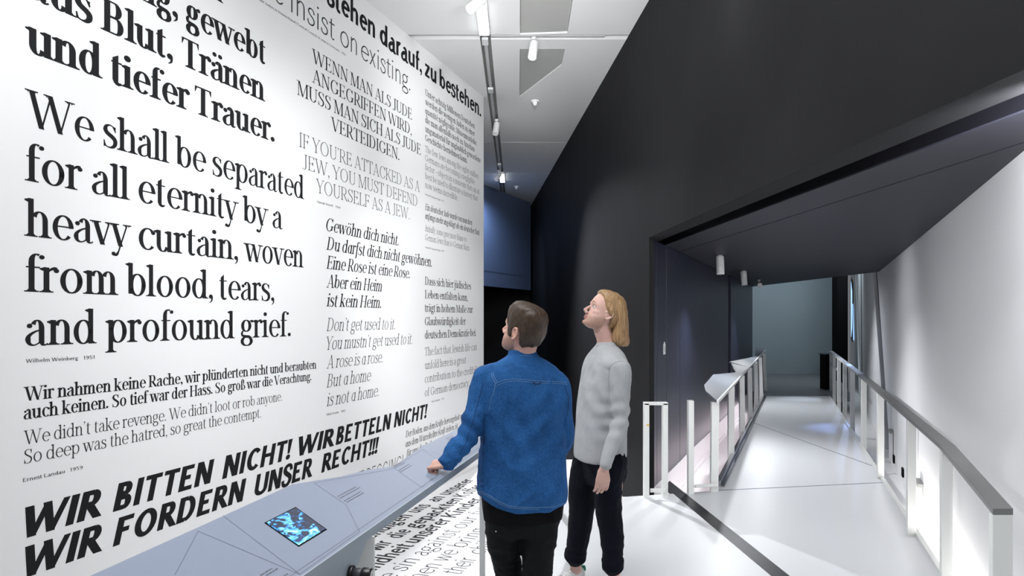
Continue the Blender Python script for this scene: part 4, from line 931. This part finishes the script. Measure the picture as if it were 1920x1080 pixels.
def hair_mat(name,a,b_,c_):
    m=bpy.data.materials.new(name); m.use_nodes=True; nt=m.node_tree; b=nt.nodes['Principled BSDF']; b.inputs['Roughness'].default_value=.42; b.inputs['Specular IOR Level'].default_value=.45
    tc=nt.nodes.new('ShaderNodeTexCoord'); mp=nt.nodes.new('ShaderNodeMapping'); mp.inputs['Scale'].default_value=(150,150,c_); nt.links.new(tc.outputs['Object'],mp.inputs[0])
    n=nt.nodes.new('ShaderNodeTexNoise'); n.inputs['Scale'].default_value=1.; n.inputs['Detail'].default_value=4; n.inputs['Roughness'].default_value=.7; nt.links.new(mp.outputs[0],n.inputs['Vector'])
    cr=nt.nodes.new('ShaderNodeValToRGB'); cr.color_ramp.elements[0].position=.3; cr.color_ramp.elements[1].position=.7
    cr.color_ramp.elements[0].color=(*a,1); cr.color_ramp.elements[1].color=(*b_,1); nt.links.new(n.outputs[0],cr.inputs[0]); nt.links.new(cr.outputs[0],b.inputs['Base Color'])
    bp=nt.nodes.new('ShaderNodeBump'); bp.inputs['Strength'].default_value=.6; bp.inputs['Distance'].default_value=.003; nt.links.new(n.outputs[0],bp.inputs['Height']); nt.links.new(bp.outputs[0],b.inputs['Normal'])
    return m
def cloth_mat(name,a,b_,scale,rough=.9,bump=.25,big=5,stretch=(1,1,1)):
    """woven cloth: fine thread noise over a broad faded pattern"""
    m=bpy.data.materials.new(name); m.use_nodes=True; nt=m.node_tree; b=nt.nodes['Principled BSDF']; b.inputs['Roughness'].default_value=rough; b.inputs['Specular IOR Level'].default_value=.2
    b.inputs['Sheen Weight'].default_value=.0
    tc=nt.nodes.new('ShaderNodeTexCoord'); mp=nt.nodes.new('ShaderNodeMapping'); mp.inputs['Scale'].default_value=stretch; nt.links.new(tc.outputs['Object'],mp.inputs[0])
    n=nt.nodes.new('ShaderNodeTexNoise'); n.inputs['Scale'].default_value=scale; n.inputs['Detail'].default_value=3; nt.links.new(mp.outputs[0],n.inputs['Vector'])
    g=nt.nodes.new('ShaderNodeTexNoise'); g.inputs['Scale'].default_value=big; g.inputs['Detail'].default_value=6; g.inputs['Roughness'].default_value=.65; nt.links.new(tc.outputs['Object'],g.inputs['Vector'])
    ad=nt.nodes.new('ShaderNodeMath'); ad.operation='MULTIPLY_ADD'; nt.links.new(n.outputs[0],ad.inputs[0]); ad.inputs[1].default_value=.6; 
    g2=nt.nodes.new('ShaderNodeMath'); g2.operation='MULTIPLY'; nt.links.new(g.outputs[0],g2.inputs[0]); g2.inputs[1].default_value=.55; nt.links.new(g2.outputs[0],ad.inputs[2])
    cr=nt.nodes.new('ShaderNodeValToRGB'); cr.color_ramp.elements[0].position=.38; cr.color_ramp.elements[1].position=.78
    cr.color_ramp.elements[0].color=(*a,1); cr.color_ramp.elements[1].color=(*b_,1); nt.links.new(ad.outputs[0],cr.inputs[0]); nt.links.new(cr.outputs[0],b.inputs['Base Color'])
    bp=nt.nodes.new('ShaderNodeBump'); bp.inputs['Strength'].default_value=bump; bp.inputs['Distance'].default_value=.001; nt.links.new(n.outputs[0],bp.inputs['Height']); nt.links.new(bp.outputs[0],b.inputs['Normal'])
    return m
def shoe(par,heel,d,mu,ms,mtab=None,L=.285,z0=0.0):
    """low shoe: sole, upper, tongue, laces, heel tab"""
    h=Vector((heel[0],heel[1],z0)); d=Vector((d[0],d[1],0)).normalized(); s=Vector((-d.y,d.x,0)); Z=Vector((0,0,1))
    bm=bmesh.new()
    prof=[(0,.026),(.02,.034),(.06,.036),(.12,.038),(.18,.046),(.225,.047),(.26,.038),(.28,.02)]
    up=[];lo=[]
    for t,w in prof: up.append(h+d*t*L/.285+s*w); lo.append(h+d*t*L/.285-s*w)
    P=up+lo[::-1]; n=len(P)
    v=[p+Z*0 for p in P]+[p*1+Z*.026 for p in P]; f=[list(range(n)),list(range(n,2*n))[::-1]]+[[i,(i+1)%n,n+(i+1)%n,n+i] for i in range(n)]
    me=pydata('sole',v,f); b2=bmesh.new(); b2.from_mesh(me); bmesh.ops.recalc_face_normals(b2,faces=b2.faces); bmesh.ops.bevel(b2,geom=b2.edges[:],offset=.005,segments=2,affect='EDGES'); b2.to_mesh(me); b2.free(); me.shade_smooth(); sh=new('shoe_sole',me,ms,par)
    secs=[]
    for t,w,top in ((.004,.022,.062),(.02,.031,.082),(.055,.034,.078),(.09,.035,.078),(.13,.038,.074),(.17,.043,.062),(.21,.044,.048),(.25,.037,.040),(.277,.018,.032)):
        c=h+d*t*L/.285+Z*(.018+top)/2; secs.append((c,s*w,Z*(top-.018)/2*1.05))
    tube_into(bm,secs,18,4,2.5); me=fuse(bm,.004,3,None,'shoe_upper'); new('shoe_upper',me,mu,par)
    for k in range(5):
        t=.115+.02*k; z=.0845-k*.0062
        bm=bmesh.new(); limb(bm,[(h+d*t+s*.020+Z*(z-.008),.0024),(h+d*t+Z*(z+.002),.0026),(h+d*t-s*.020+Z*(z-.008),.0024)],8,3); me=bpy.data.meshes.new('shoelace'); bm.to_mesh(me); bm.free(); me.shade_smooth(); new('shoelace',me,mu,par)
    if mtab:
        bm=bmesh.new(); tube_into(bm,[(h+d*.0015+Z*.058,s*.019,d*.012),(h+d*.002+Z*.072,s*.021,d*.013),(h+d*.004+Z*.087,s*.020,d*.012)],14,3); me=bpy.data.meshes.new('heel_tab'); bm.to_mesh(me); bm.free(); me.shade_smooth(); new('heel_tab',me,mtab,par)
def camray(px,py): return Vector(((px-960)/1280,1,-(py-599)/1280))
def seam(name,pts,target,par,m,r=.0012,off=.0006,k=5):
    """thread line laid on the cloth surface; pts are (x,z,side y) guide points cast onto the cloth"""
    bv=BVHTree.FromPolygons([v.co for v in target.vertices],[p.vertices for p in target.polygons]); P=[]
    for i in range(len(pts)-1):
        for j in range(k): P.append(tuple(pts[i][m_]+(pts[i+1][m_]-pts[i][m_])*j/k for m_ in range(2)))
    P.append(pts[-1]); Q=[]
    o=Vector((0,0,1.62))
    for a in P:
        d=camray(a[0],a[1]); h=bv.ray_cast(o,d.normalized())
        if h[0] is None: continue
        Q.append((h[0]+h[1]*off,r,r*.6))
    if len(Q)<3: return
    bm=bmesh.new(); limb(bm,Q,6,1); me=bpy.data.meshes.new(name); bm.to_mesh(me); bm.free(); me.shade_smooth(); new(name,me,m,par)
def headmatrix(c,f,pitch):
    f=Vector((f[0],f[1],0)).normalized(); r=Vector((f.y,-f.x,0)); fwd=f*math.cos(pitch)+Vector((0,0,1))*math.sin(pitch); up=r.cross(fwd)
    M=Matrix((r,fwd,up)).transposed().to_4x4(); M.translation=Vector(c); return M
Zv=Vector((0,0,1))
# ================= the man in the denim shirt =================
f1=Vector((-.20,.98,0)).normalized(); r1=Vector((f1.y,-f1.x,0))
C1=Vector((.052,3.32,0))
def T1(z,w,dp,ox=0,oy=0): return (C1+Vector((ox,oy,z)),r1*w,f1*dp)
M1=headmatrix((.056,3.31,1.563),(-.80,.60),math.radians(20))
SK1=skin_mat('skin_fair',(.66,.39,.31))
Lsh=Vector((-.115,3.30,1.325)); Lel=Vector((-.205,3.235,1.075)); Lwr=Vector((-.306,3.165,.950))
Rsh=Vector((.222,3.33,1.30)); Rel=Vector((.262,3.37,1.05)); Rwr=Vector((.235,3.55,.905))
bm=bmesh.new(); add_head(bm,M1)
limb(bm,[(M1@Vector((0,-.035,-.02)),.052),(M1@Vector((0,-.035,-.075)),.057),((.045,3.335,1.47),.058),((.052,3.33,1.42),.064)],18)
tube_into(bm,[T1(1.43,.06,.06),T1(1.38,.13,.08),T1(1.25,.15,.09),T1(1.0,.13,.08),T1(.86,.14,.09)],20)
for s_,e_,w_ in ((Lsh,Lel,Lwr),(Rsh,Rel,Rwr)): limb(bm,[(s_*.7+Vector((C1.x,C1.y,1.34))*.3,.045),(s_,.042),(e_,.034),(w_,.026)])
# legs inside the trousers
LA=[Vector((-.02,3.32,.84)),Vector((-.03,3.36,.47)),Vector((-.0,3.42,.09))]; LB=[Vector((.135,3.32,.84)),Vector((.125,3.30,.47)),Vector((.115,3.24,.09))]
for L_ in (LA,LB): limb(bm,[(L_[0],.07),(L_[1],.045),(L_[2],.034),(L_[2]-Zv*.05,.03)])
# left hand resting on the desk, fingers curled under
wd_=Vector((-.88,.10,-.10)).normalized(); pn=Vector((-.1,-.1,-1)).normalized(); sd=Vector((.10,.95,.0)).normalized()
pc=Lwr+wd_*.02
limb(bm,[(Lwr-wd_*.02,.024,.022),(Lwr+wd_*.025,.022,.032),(Lwr+wd_*.056+Zv*.006,.020,.038)],14,3,fv=tuple(Zv.cross(wd_)))
for k,(o,Lf) in enumerate(((-.030,.064),(-.010,.072),(.011,.068),(.031,.056))):
    finger(bm,Lwr+wd_*.058+sd*o+Zv*(.008-abs(o+.01)*.1),wd_+sd*o*3-Zv*.15,sd,Lf,.0092,(.85,1.25,.8),pn)
finger(bm,Lwr+wd_*.018-sd*.028+pn*.004,(wd_*.75-sd*.65),sd,.062,.0100,(.25,.35,.3),(sd))
# right hand, hanging in front of the hip
hd=Vector((-.25,.45,-.85)).normalized()
limb(bm,[(Rwr,.020,.026),(Rwr+hd*.05,.018,.036),(Rwr+hd*.085,.017,.038)],14,3,fv=(1,0,0))
for o,Lf in ((-.027,.070),(-.009,.078),(.009,.073),(.026,.058)): finger(bm,Rwr+hd*.088+Vector((0,.9,.4))*o,hd,None,Lf,.0086,(.25,.35,.3),(-1,0,0))
finger(bm,Rwr+hd*.03+Vector((-.01,.028,.01)),hd+Vector((-.3,.6,.2)),None,.06,.0098,(.2,.3,.25),(-1,0,0))
me=fuse(bm,.0042,2,head_sculpt(M1),'person_body')
p1=new('person',me,SK1,label='man in a blue denim shirt seen from behind, left hand on the reading desk',cat='person')
stubble(p1,M1,(.16,.09,.06))
face_parts(M1,p1,mat('brow_brown',(.10,.055,.03),.8),mat('iris_brown',(.12,.07,.03),.2))
# short brown hair with a swept-up front
def lerp_tab(T,x):
    if x>=T[0][0]: return T[0][1]
    for (a,u_),(b,v_) in zip(T,T[1:]):
        if x>=b: return u_+(v_-u_)*(a-x)/(a-b)
    return T[-1][1]
def line1(p): return lerp_tab([(.10,.082),(.075,.078),(.062,.055),(.05,.022),(.034,-.002),(.026,-.03),(.012,-.034),(.006,.012),(-.02,.024),(-.032,.0),(-.038,-.05),(-.06,-.082),(-.10,-.085)],p.y)
def thick1(p):
    top=max(0,min(1,(p.z-.03)/.07)); fr=max(0,min(1,(p.y+.02)/.09))
    return .010+.007*top+.006*top*fr
def gro1(p): 
    q=Vector((p.x*60+3*math.sin(p.y*30),p.y*22,p.z*22)); return .0035*noise.noise(q)+.0018*noise.noise(q*2.3)
hm=hair_mat('brown_hair',(.014,.008,.005),(.085,.050,.029),28)
def quiff(p):
    t=max(0,(p.z-.075)/.04)*max(0,(p.y-.01)/.08); t=min(t,1); return Vector((0,.008*t,.010*t))
hs=hair_shell(M1,line1,thick1,gro1,'hair',hm,p1,quiff)
# denim shirt
bm=bmesh.new()
tube_into(bm,[T1(1.462,.062,.060,0,.0),T1(1.44,.082,.072,0,.0),T1(1.415,.125,.088,0,-.0),T1(1.38,.175,.104,.0,-.0),T1(1.33,.208,.122),T1(1.26,.212,.132),T1(1.15,.205,.134),T1(1.02,.208,.138),T1(.90,.214,.146),T1(.80,.218,.152),T1(.745,.218,.152),T1(.71,.214,.149),T1(.695,.208,.144),T1(.692,.19,.13)],28,4,2.5)
limb(bm,[((-.03,3.31,1.345),.075,.085),(Lsh+Vector((-.012,0,0)),.070,.078),(Lsh*.5+Lel*.5+Vector((-.004,0,0)),.060,.066),(Lel,.056,.060),(Lel*.5+Lwr*.5,.052,.054),(Lwr+Vector((.018,0,.014)),.038,.042),(Lwr+Vector((.002,0,.004)),.037,.040)],18,4)
limb(bm,[((.13,3.33,1.345),.075,.085),(Rsh+Vector((.0,0,0)),.060,.074),(Rsh*.5+Rel*.5,.052,.064),(Rel,.049,.058),(Rel*.5+Rwr*.5,.048,.050),(Rwr,.040,.042)],18,4)
fo=folds(.010,(5.5,5.5,4.0),2.1,2.0)
def disp1(p,n):
    k=1.0 if p.z<1.40 else .3
    # soft diagonal pulls from the arm holes and creases at the elbow and cuff
    e=0
    for c,a,w in ((Vector((-.085,3.25,1.20)),Vector((.75,0,-1)),.10),(Vector((.22,3.25,1.22)),Vector((-.75,0,-1)),.10)):
        q=p-c; dd=a.normalized(); al=q.dot(dd); pe=(q-dd*al); e+=.007*math.exp(-((al-.13)/.15)**2)*math.sin(pe.x*70+al*12)*math.exp(-(pe.length/.12)**2)
    if p.x<-.13 and p.z<1.2: e+=.006*math.sin((p-Lel).dot((Lwr-Lel).normalized())*110+6*p.y)*math.exp(-((p-Lel).length/.11)**2)+.004*ridge(p,22)*(p.z<1.05)
    hem=0
    if p.z<.86:
        lx=(p.x-C1.x)/.22; low=.712+.062*max(0,min(1,(-lx-.15)/.75))**1.2+.018*max(0,(lx-.55)/.45)
        f_=(.86-p.z)/(.86-.693); hem=(low-.693)*min(1,f_)
    return fo(p,n)*k+n*e+Vector((0,0,hem))
DEN=cloth_mat('denim_blue',(.004,.040,.135),(.030,.145,.40),330,.85,.5,6,(1,1,.35))
shirt=fuse(bm,.0062,3,disp1,'denim_shirt'); so=new('denim_shirt',shirt,DEN,p1)
TH=mat('pale_blue_thread',(.14,.26,.46),.8); DKT=mat('dark_blue_seam',(.008,.03,.10),.9)
# stand collar
bm=bmesh.new(); tube_into(bm,[T1(1.432,.085,.074,0,-.0),T1(1.45,.073,.067,0,-.0),T1(1.468,.066,.062,-.002,0),T1(1.474,.062,.058,-.002,0)],28,4,2.2)
me=fuse(bm,.004,2,None,'collar'); cl=new('collar',me,DEN,so)
for nm,pts,tgt,m_,r_ in [('yoke_seam',[(929,719),(945,713),(960,711),(985,712),(1000,714),(1030,715),(1064,717)],shirt,TH,.0010),
    ('yoke_seam',[(931,723),(946,717),(960,714.5),(985,715.5),(1000,717.5),(1030,718.5),(1064,720.5)],shirt,TH,.0008),
    ('shoulder_seam',[(921,700),(924,709),(929,719),(926,735),(920,752),(917,770)],shirt,TH,.0010),
    ('shoulder_seam',[(924,698),(927,707),(932,717)],shirt,TH,.0008),
    ('sleeve_seam',[(905,720),(899,745),(892,770),(884,800),(874,830),(862,852)],shirt,DKT,.0012),
    ('side_seam',[(908,800),(906,850),(905,900),(906,928)],shirt,DKT,.0012),
    ('armhole_seam',[(1058,722),(1066,745),(1064,775),(1058,800)],shirt,DKT,.0012),
    ('loop',[(999,716),(1003,720),(1010,720),(1015,716)],shirt,DKT,.0028)]:
    seam(nm,pts,tgt,so,m_,r_)
seam('collar_seam',[(950,673),(965,668),(985,666.5),(1003,668),(1016,676)],me,cl,TH,.0009)
# shirt tail hem and the black T-shirt below it
bm=bmesh.new(); tube_into(bm,[T1(.83,.150,.10),T1(.78,.200,.136),T1(.73,.200,.136),T1(.695,.196,.134),T1(.668,.192,.134),T1(.655,.190,.135),T1(.650,.17,.115)],28,4,2.5)
TEE=cloth_mat('black_jersey',(.0015,.0015,.002),(.004,.004,.005),400,.95,.2)
new('black_tshirt',fuse(bm,.007,2,folds(.006,seed=5),'black_tshirt'),TEE,p1)
seam('hem_seam',[(895,921),(905,922),(918,929),(935,940),(952,948),(975,951),(1010,952),(1040,950),(1058,943)],shirt,so,TH,.0012)
seam('hem_seam',[(895,924),(905,925.5),(918,932.5),(935,943.5),(952,951),(975,954),(1010,955)],shirt,so,TH,.0009)
# cuff
cd=(Lwr-Lel).normalized(); u_=cd.cross(Vector((0,1,0))).normalized(); v_=cd.cross(u_)
bm=bmesh.new(); tube_into(bm,[(Lwr-cd*.06,u_*.041,v_*.043),(Lwr-cd*.03,u_*.042,v_*.044),(Lwr-cd*.0,u_*.042,v_*.044),(Lwr+cd*.012,u_*.039,v_*.042)],24,4)
me=fuse(bm,.005,1,folds(.004,(16,16,16),2,3.),'cuff'); cf=new('cuff',me,DEN,so)
for px,py in ((837,893),(845,886),(855,876)):
    h=BVHTree.FromPolygons([v.co for v in me.vertices],[p.vertices for p in me.polygons]).ray_cast(Vector((0,0,1.62)),camray(px,py).normalized())
    if h[0] is None: h=BVHTree.FromPolygons([v.co for v in shirt.vertices],[p.vertices for p in shirt.polygons]).ray_cast(Vector((0,0,1.62)),camray(px,py).normalized())
    if h[0] is not None: lathe('button',h[0]-h[1]*.001,h[0]+h[1],[(0,.0048),(.0022,.0046),(.003,.003)],mat('metal_button',(.25,.32,.33),.3,metal=.6),so,12)
# black trousers
TR1=cloth_mat('black_trousers',(.0015,.0022,.0028),(.006,.0075,.0095),300,.85,.3,7)
bm=bmesh.new()
tube_into(bm,[T1(.86,.165,.12),T1(.76,.178,.130),T1(.68,.182,.132),T1(.62,.175,.125),T1(.58,.15,.10)],24,4,2.4)
limb(bm,[((-.035,3.32,.70),.094,.108),((-.038,3.33,.56),.088,.100),((-.030,3.36,.44),.072,.080),((.0,3.40,.28),.064,.068),((.005,3.42,.13),.060,.062),((.005,3.42,.07),.060,.062)],18,4)
limb(bm,[((.135,3.32,.70),.096,.108),((.128,3.31,.56),.090,.100),((.122,3.29,.44),.074,.080),((.118,3.26,.28),.066,.068),((.115,3.24,.13),.060,.062),((.115,3.24,.07),.060,.062)],18,4)
def d_tr(p,n): return folds(.008,(7,7,9),2,7)(p,n) if p.z<.75 else n*0
fo_t=folds(.010,(6,6,11),2,7.)
to=new('trousers',fuse(bm,.007,2,fo_t,'trousers'),TR1,p1)
h=Vector((-.075,3.195,.628)); lathe('rivet',h,h+Vector((-.2,-1,0)),[(0,.004),(.002,.003)],M_CHROME,to,10)
SHB=mat('black_suede',(.012,.012,.013),.8); shoe(p1,(.02,3.36),(-.35,.93),SHB,SHB); shoe(p1,(.105,3.17),(.12,.99),SHB,SHB)
# ================= the fair-haired man =================
f2=Vector((-.95,-.31,0)).normalized(); r2=Vector((f2.y,-f2.x,0))    # r2 points away from the viewer
C2=Vector((.545,4.06,0))
def T2(z,w,dp,ox=0,oy=0): return (C2+Vector((ox,oy,z)),r2*w,f2*dp)
M2=headmatrix((.547,4.05,1.658),(-.985,-.17),math.radians(26))
bm=bmesh.new(); add_head(bm,M2)
limb(bm,[(M2@Vector((0,-.030,-.03)),.050),(M2@Vector((0,-.03,-.085)),.054),((.560,4.06,1.50),.056),((.565,4.06,1.43),.062)],18)
S2=Vector((.612,3.885,1.335)); E2=Vector((.612,3.86,1.05)); W2=Vector((.512,3.79,.800))
S2b=Vector((.50,4.235,1.335)); E2b=Vector((.49,4.27,1.05)); W2b=Vector((.42,4.20,.80))
tube_into(bm,[T2(1.43,.06,.06,.02),T2(1.38,.13,.07,.02),T2(1.25,.15,.08),T2(1.0,.13,.08),T2(.86,.14,.09)],20)
for s_,e_,w_ in ((S2,E2,W2),(S2b,E2b,W2b)): limb(bm,[(s_*.7+Vector((C2.x,C2.y,1.34))*.3,.042),(s_,.040),(e_,.032),(w_,.025)])
AK=Vector((.392,4.20,.10)); BK=Vector((.590,3.95,.10))
LA2=[Vector((.525,4.14,.84)),Vector((.44,4.17,.48)),AK]; LB2=[Vector((.58,3.98,.84)),Vector((.585,3.94,.48)),BK]
for L_ in (LA2,LB2): limb(bm,[(L_[0],.07),(L_[1],.045),(L_[2]+Zv*.06,.036),(L_[2],.035),(L_[2]-Zv*.03,.034)])
# near hand: back of the hand to the viewer, four fingers hanging, thumb tucked behind
hd=Vector((-.10,.02,-1)).normalized(); hs_=Vector((1,.25,0)).normalized(); pin=hs_.cross(hd).normalized()
if pin.y<0: pin=-pin
limb(bm,[(W2+Vector((.008,0,.02)),.025,.021),(W2+Vector((-.002,0,-.015)),.030,.019),(W2+hd*.055,.041,.018),(W2+hd*.085,.043,.016)],16,3,fv=tuple(-pin))
for o,Lf,g in ((-.034,.060,.0),(-.0125,.072,.004),(.0105,.070,.003),(.033,.062,-.004)):
    finger(bm,W2+hd*(.088+g)+hs_*o,hd+hs_*o*.8,None,Lf*1.05,.0086,(.20,.40,.35),tuple(pin))
finger(bm,W2+hd*.03-hs_*.020+pin*.016,hd*.85+pin*.45,None,.060,.0100,(.15,.3,.2),tuple(hs_))
# far hand
limb(bm,[(W2b,.024,.020),(W2b+hd*.05,.036,.017),(W2b+hd*.085,.040,.016)],14,3,fv=tuple(-pin))
for o,Lf in ((-.032,.060),(-.011,.072),(.011,.070),(.032,.060)): finger(bm,W2b+hd*.088+hs_*o,hd,None,Lf,.0088,(.3,.4,.3),tuple(-pin))
finger(bm,W2b+hd*.03-hs_*.030,hd*.8-hs_*.4,None,.062,.010,(.2,.3,.2),tuple(hs_))
me=fuse(bm,.0042,2,head_sculpt(M2),'person_body')
SK2=skin_mat('skin_pale',(.70,.44,.37))
p2=new('person',me,SK2,label='fair long-haired man in a grey long-sleeved top looking up in profile',cat='person')
stubble(p2,M2,(.28,.16,.10))
face_parts(M2,p2,mat('brow_fair',(.30,.17,.09),.8),mat('iris_grey',(.16,.20,.22),.2))
# long straight fair hair tucked behind the ear
hb=hair_mat('fair_hair',(.20,.105,.045),(.56,.36,.18),9)
def line2(p): return lerp_tab([(.10,.090),(.075,.088),(.058,.072),(.038,.040),(.020,.016),(.006,.004),(-.006,-.006),(-.020,-.014),(-.032,-.03),(-.05,-.09),(-.1,-.1)],p.y)
def thick2(p): return .009+.010*max(0,min(1,(p.z-.02)/.08))-.005*math.exp(-(p.x/.006)**2)*(p.z>.07)+.010*max(0,min(1,(.05-p.z)/.03))*max(0,min(1,(.03-p.y)/.02))
def gro2(p):
    q=Vector((p.y*95,p.x*25,p.z*6)); return .0022*noise.noise(q)
ho=hair_shell(M2,line2,thick2,gro2,'hair',hb,p2)
bm=bmesh.new()
def hsec(y,x0,x1,b,oy=0,Zd=4.06):
    X0,X1=(x0-960)/315.4,(x1-960)/315.4; return (Vector(((X0+X1)/2,Zd+oy,1.62-(y-599)/315.4)),Vector(((X1-X0)/2,0,0)),Vector((0,b,0)))
tube_into(bm,[hsec(553,1136,1160,.05),hsec(562,1136,1169,.080),hsec(575,1137,1174,.090),hsec(590,1142,1176,.094),hsec(603,1147,1177,.094),hsec(615,1146,1177.5,.090),hsec(628,1142,1178,.085),hsec(640,1143,1179.5,.080),hsec(647,1152,1177,.070),hsec(649,1158,1172,.055)],40,4,2.2)
def hdsp(p,n):
    a=math.atan2(p.y-4.06,p.x-.64); q=Vector((a*16,0,p.z*3)); e=.0035*noise.noise(q)+.002*noise.noise(q*2.7)
    return n*e+Vector((0,0,.008*noise.noise(Vector((a*9,1,0)))))*(1 if p.z<1.52 else 0)
me=fuse(bm,.0045,1,hdsp,'hair_length'); new('hair_length',me,hb,ho)
# grey top
GR=cloth_mat('grey_marl',(.37,.38,.39),(.52,.53,.545),260,.95,.3,9,(1,1,2.5))
bm=bmesh.new()
tube_into(bm,[T2(1.478,.062,.058,.02,0),T2(1.462,.074,.066,.018,0),T2(1.44,.105,.078,.016),T2(1.41,.150,.090,.016),T2(1.36,.182,.106,.012),T2(1.28,.186,.122,.006),T2(1.15,.180,.134,-.006),T2(1.0,.172,.140,-.012),T2(.90,.172,.142,-.018),T2(.83,.172,.142,-.022),T2(.795,.168,.138,-.022),T2(.788,.15,.12,-.022)],28,4,2.4)
limb(bm,[((.585,3.95,1.352),.070,.080),(S2+Vector((.004,0,0)),.062,.072),(S2*.5+E2*.5+Vector((.004,0,0)),.053,.064),(E2,.048,.058),(E2*.5+W2*.5,.042,.048),(W2+Vector((.010,0,.025)),.034,.041),(W2+Vector((.005,0,.005)),.033,.040)],18,4)
limb(bm,[((.52,4.17,1.352),.070,.080),(S2b,.060,.072),(S2b*.5+E2b*.5,.052,.062),(E2b,.047,.056),(W2b,.034,.040)],18,4)
fo2=folds(.0055,(6,6,3.5),2.2,11)
def disp2(p,n):
    e=0
    q=p-Vector((.60,3.9,1.20)); 
    e+=.006*math.sin(q.z*42+q.x*55)*math.exp(-((p.x-.50)/.07)**2-((p.z-1.12)/.14)**2)*(p.y<4.0)
    e+=.007*math.sin((p-E2).dot((W2-E2).normalized())*85+p.x*30)*math.exp(-((p-E2).length/.12)**2)
    e+=.004*math.sin(p.x*95+p.z*14)*math.exp(-((p.z-1.30)/.07)**2)*(p.y<4.05)*(p.x<.60)
    return (fo2(p,n) if p.z<1.42 else fo2(p,n)*.2)+n*e
me=fuse(bm,.006,3,disp2,'grey_top'); go=new('grey_top',me,GR,p2)
bm=bmesh.new(); tube_into(bm,[T2(1.458,.079,.070,.018,0),T2(1.472,.070,.063,.019,0),T2(1.484,.064,.058,.020,0),T2(1.487,.060,.055,.020,0)],26,4); new('neckband',fuse(bm,.004,2,None,'neckband'),GR,go)
seam('shoulder_seam',[(1143,690),(1148,683),(1158,678),(1168,677)],me,go,mat('grey_thread',(.28,.29,.30),.9),.0010)
seam('armhole_seam',[(1143,690),(1141.5,705),(1142,722),(1143,745)],me,go,mat('grey_thread',(.28,.29,.30),.9),.0010)
# navy trousers with turned-up hems
NV=cloth_mat('navy_trousers',(.0015,.002,.0055),(.005,.006,.014),300,.9,.3,6)
bm=bmesh.new()
tube_into(bm,[T2(.90,.14,.10),T2(.84,.160,.118),T2(.76,.166,.124),T2(.70,.155,.118),T2(.64,.12,.09)],24,4,2.4)
def pl(x,y,Z): return Vector(((x-960)/1280*Z,Z,1.62-(y-599)/1280*Z))
limb(bm,[((.475,4.15,.80),.090,.100),(pl(1092,905,4.16),.084,.095),(pl(1091,950,4.17),.080,.088),(pl(1086,1000,4.18),.069,.074),(pl(1080,1036,4.19),.063,.066),(pl(1079,1046,4.195),.063,.066)],18,4)
limb(bm,[((.575,3.97,.80),.096,.102),(pl(1141,905,3.95),.080,.092),(pl(1141,950,3.95),.078,.086),(pl(1147,1000,3.95),.070,.074),(pl(1149,1045,3.95),.058,.064),(pl(1149,1064,3.95),.058,.064)],18,4)
n2=new('trousers',fuse(bm,.007,2,folds(.009,(7,7,7),2,17),'trousers'),NV,p2)
for a,b_,r_ in ((pl(1080,1031,4.19),pl(1078,1048,4.195),.066),(pl(1149,1046,3.95),pl(1149,1066,3.95),.062)):
    bm=bmesh.new(); limb(bm,[(a,r_,r_*1.04),(a*.5+b_*.5,r_*1.03,r_*1.07),(b_,r_,r_*1.04)],20,3); new('turn_up',fuse(bm,.006,1,folds(.004,(12,12,12),2,4.),'turn_up'),NV,n2)
SW=mat('white_leather',(.78,.78,.77),.45,bump=.1,bscale=500,var=.02,vscale=20); GT=mat('green_leather',(.0,.20,.11),.5)
shoe(p2,(.445,4.255),(-.80,-.60),SW,SW,GT,L=.28); shoe(p2,(.640,4.0),(-.80,-.60),SW,SW,GT,L=.28)
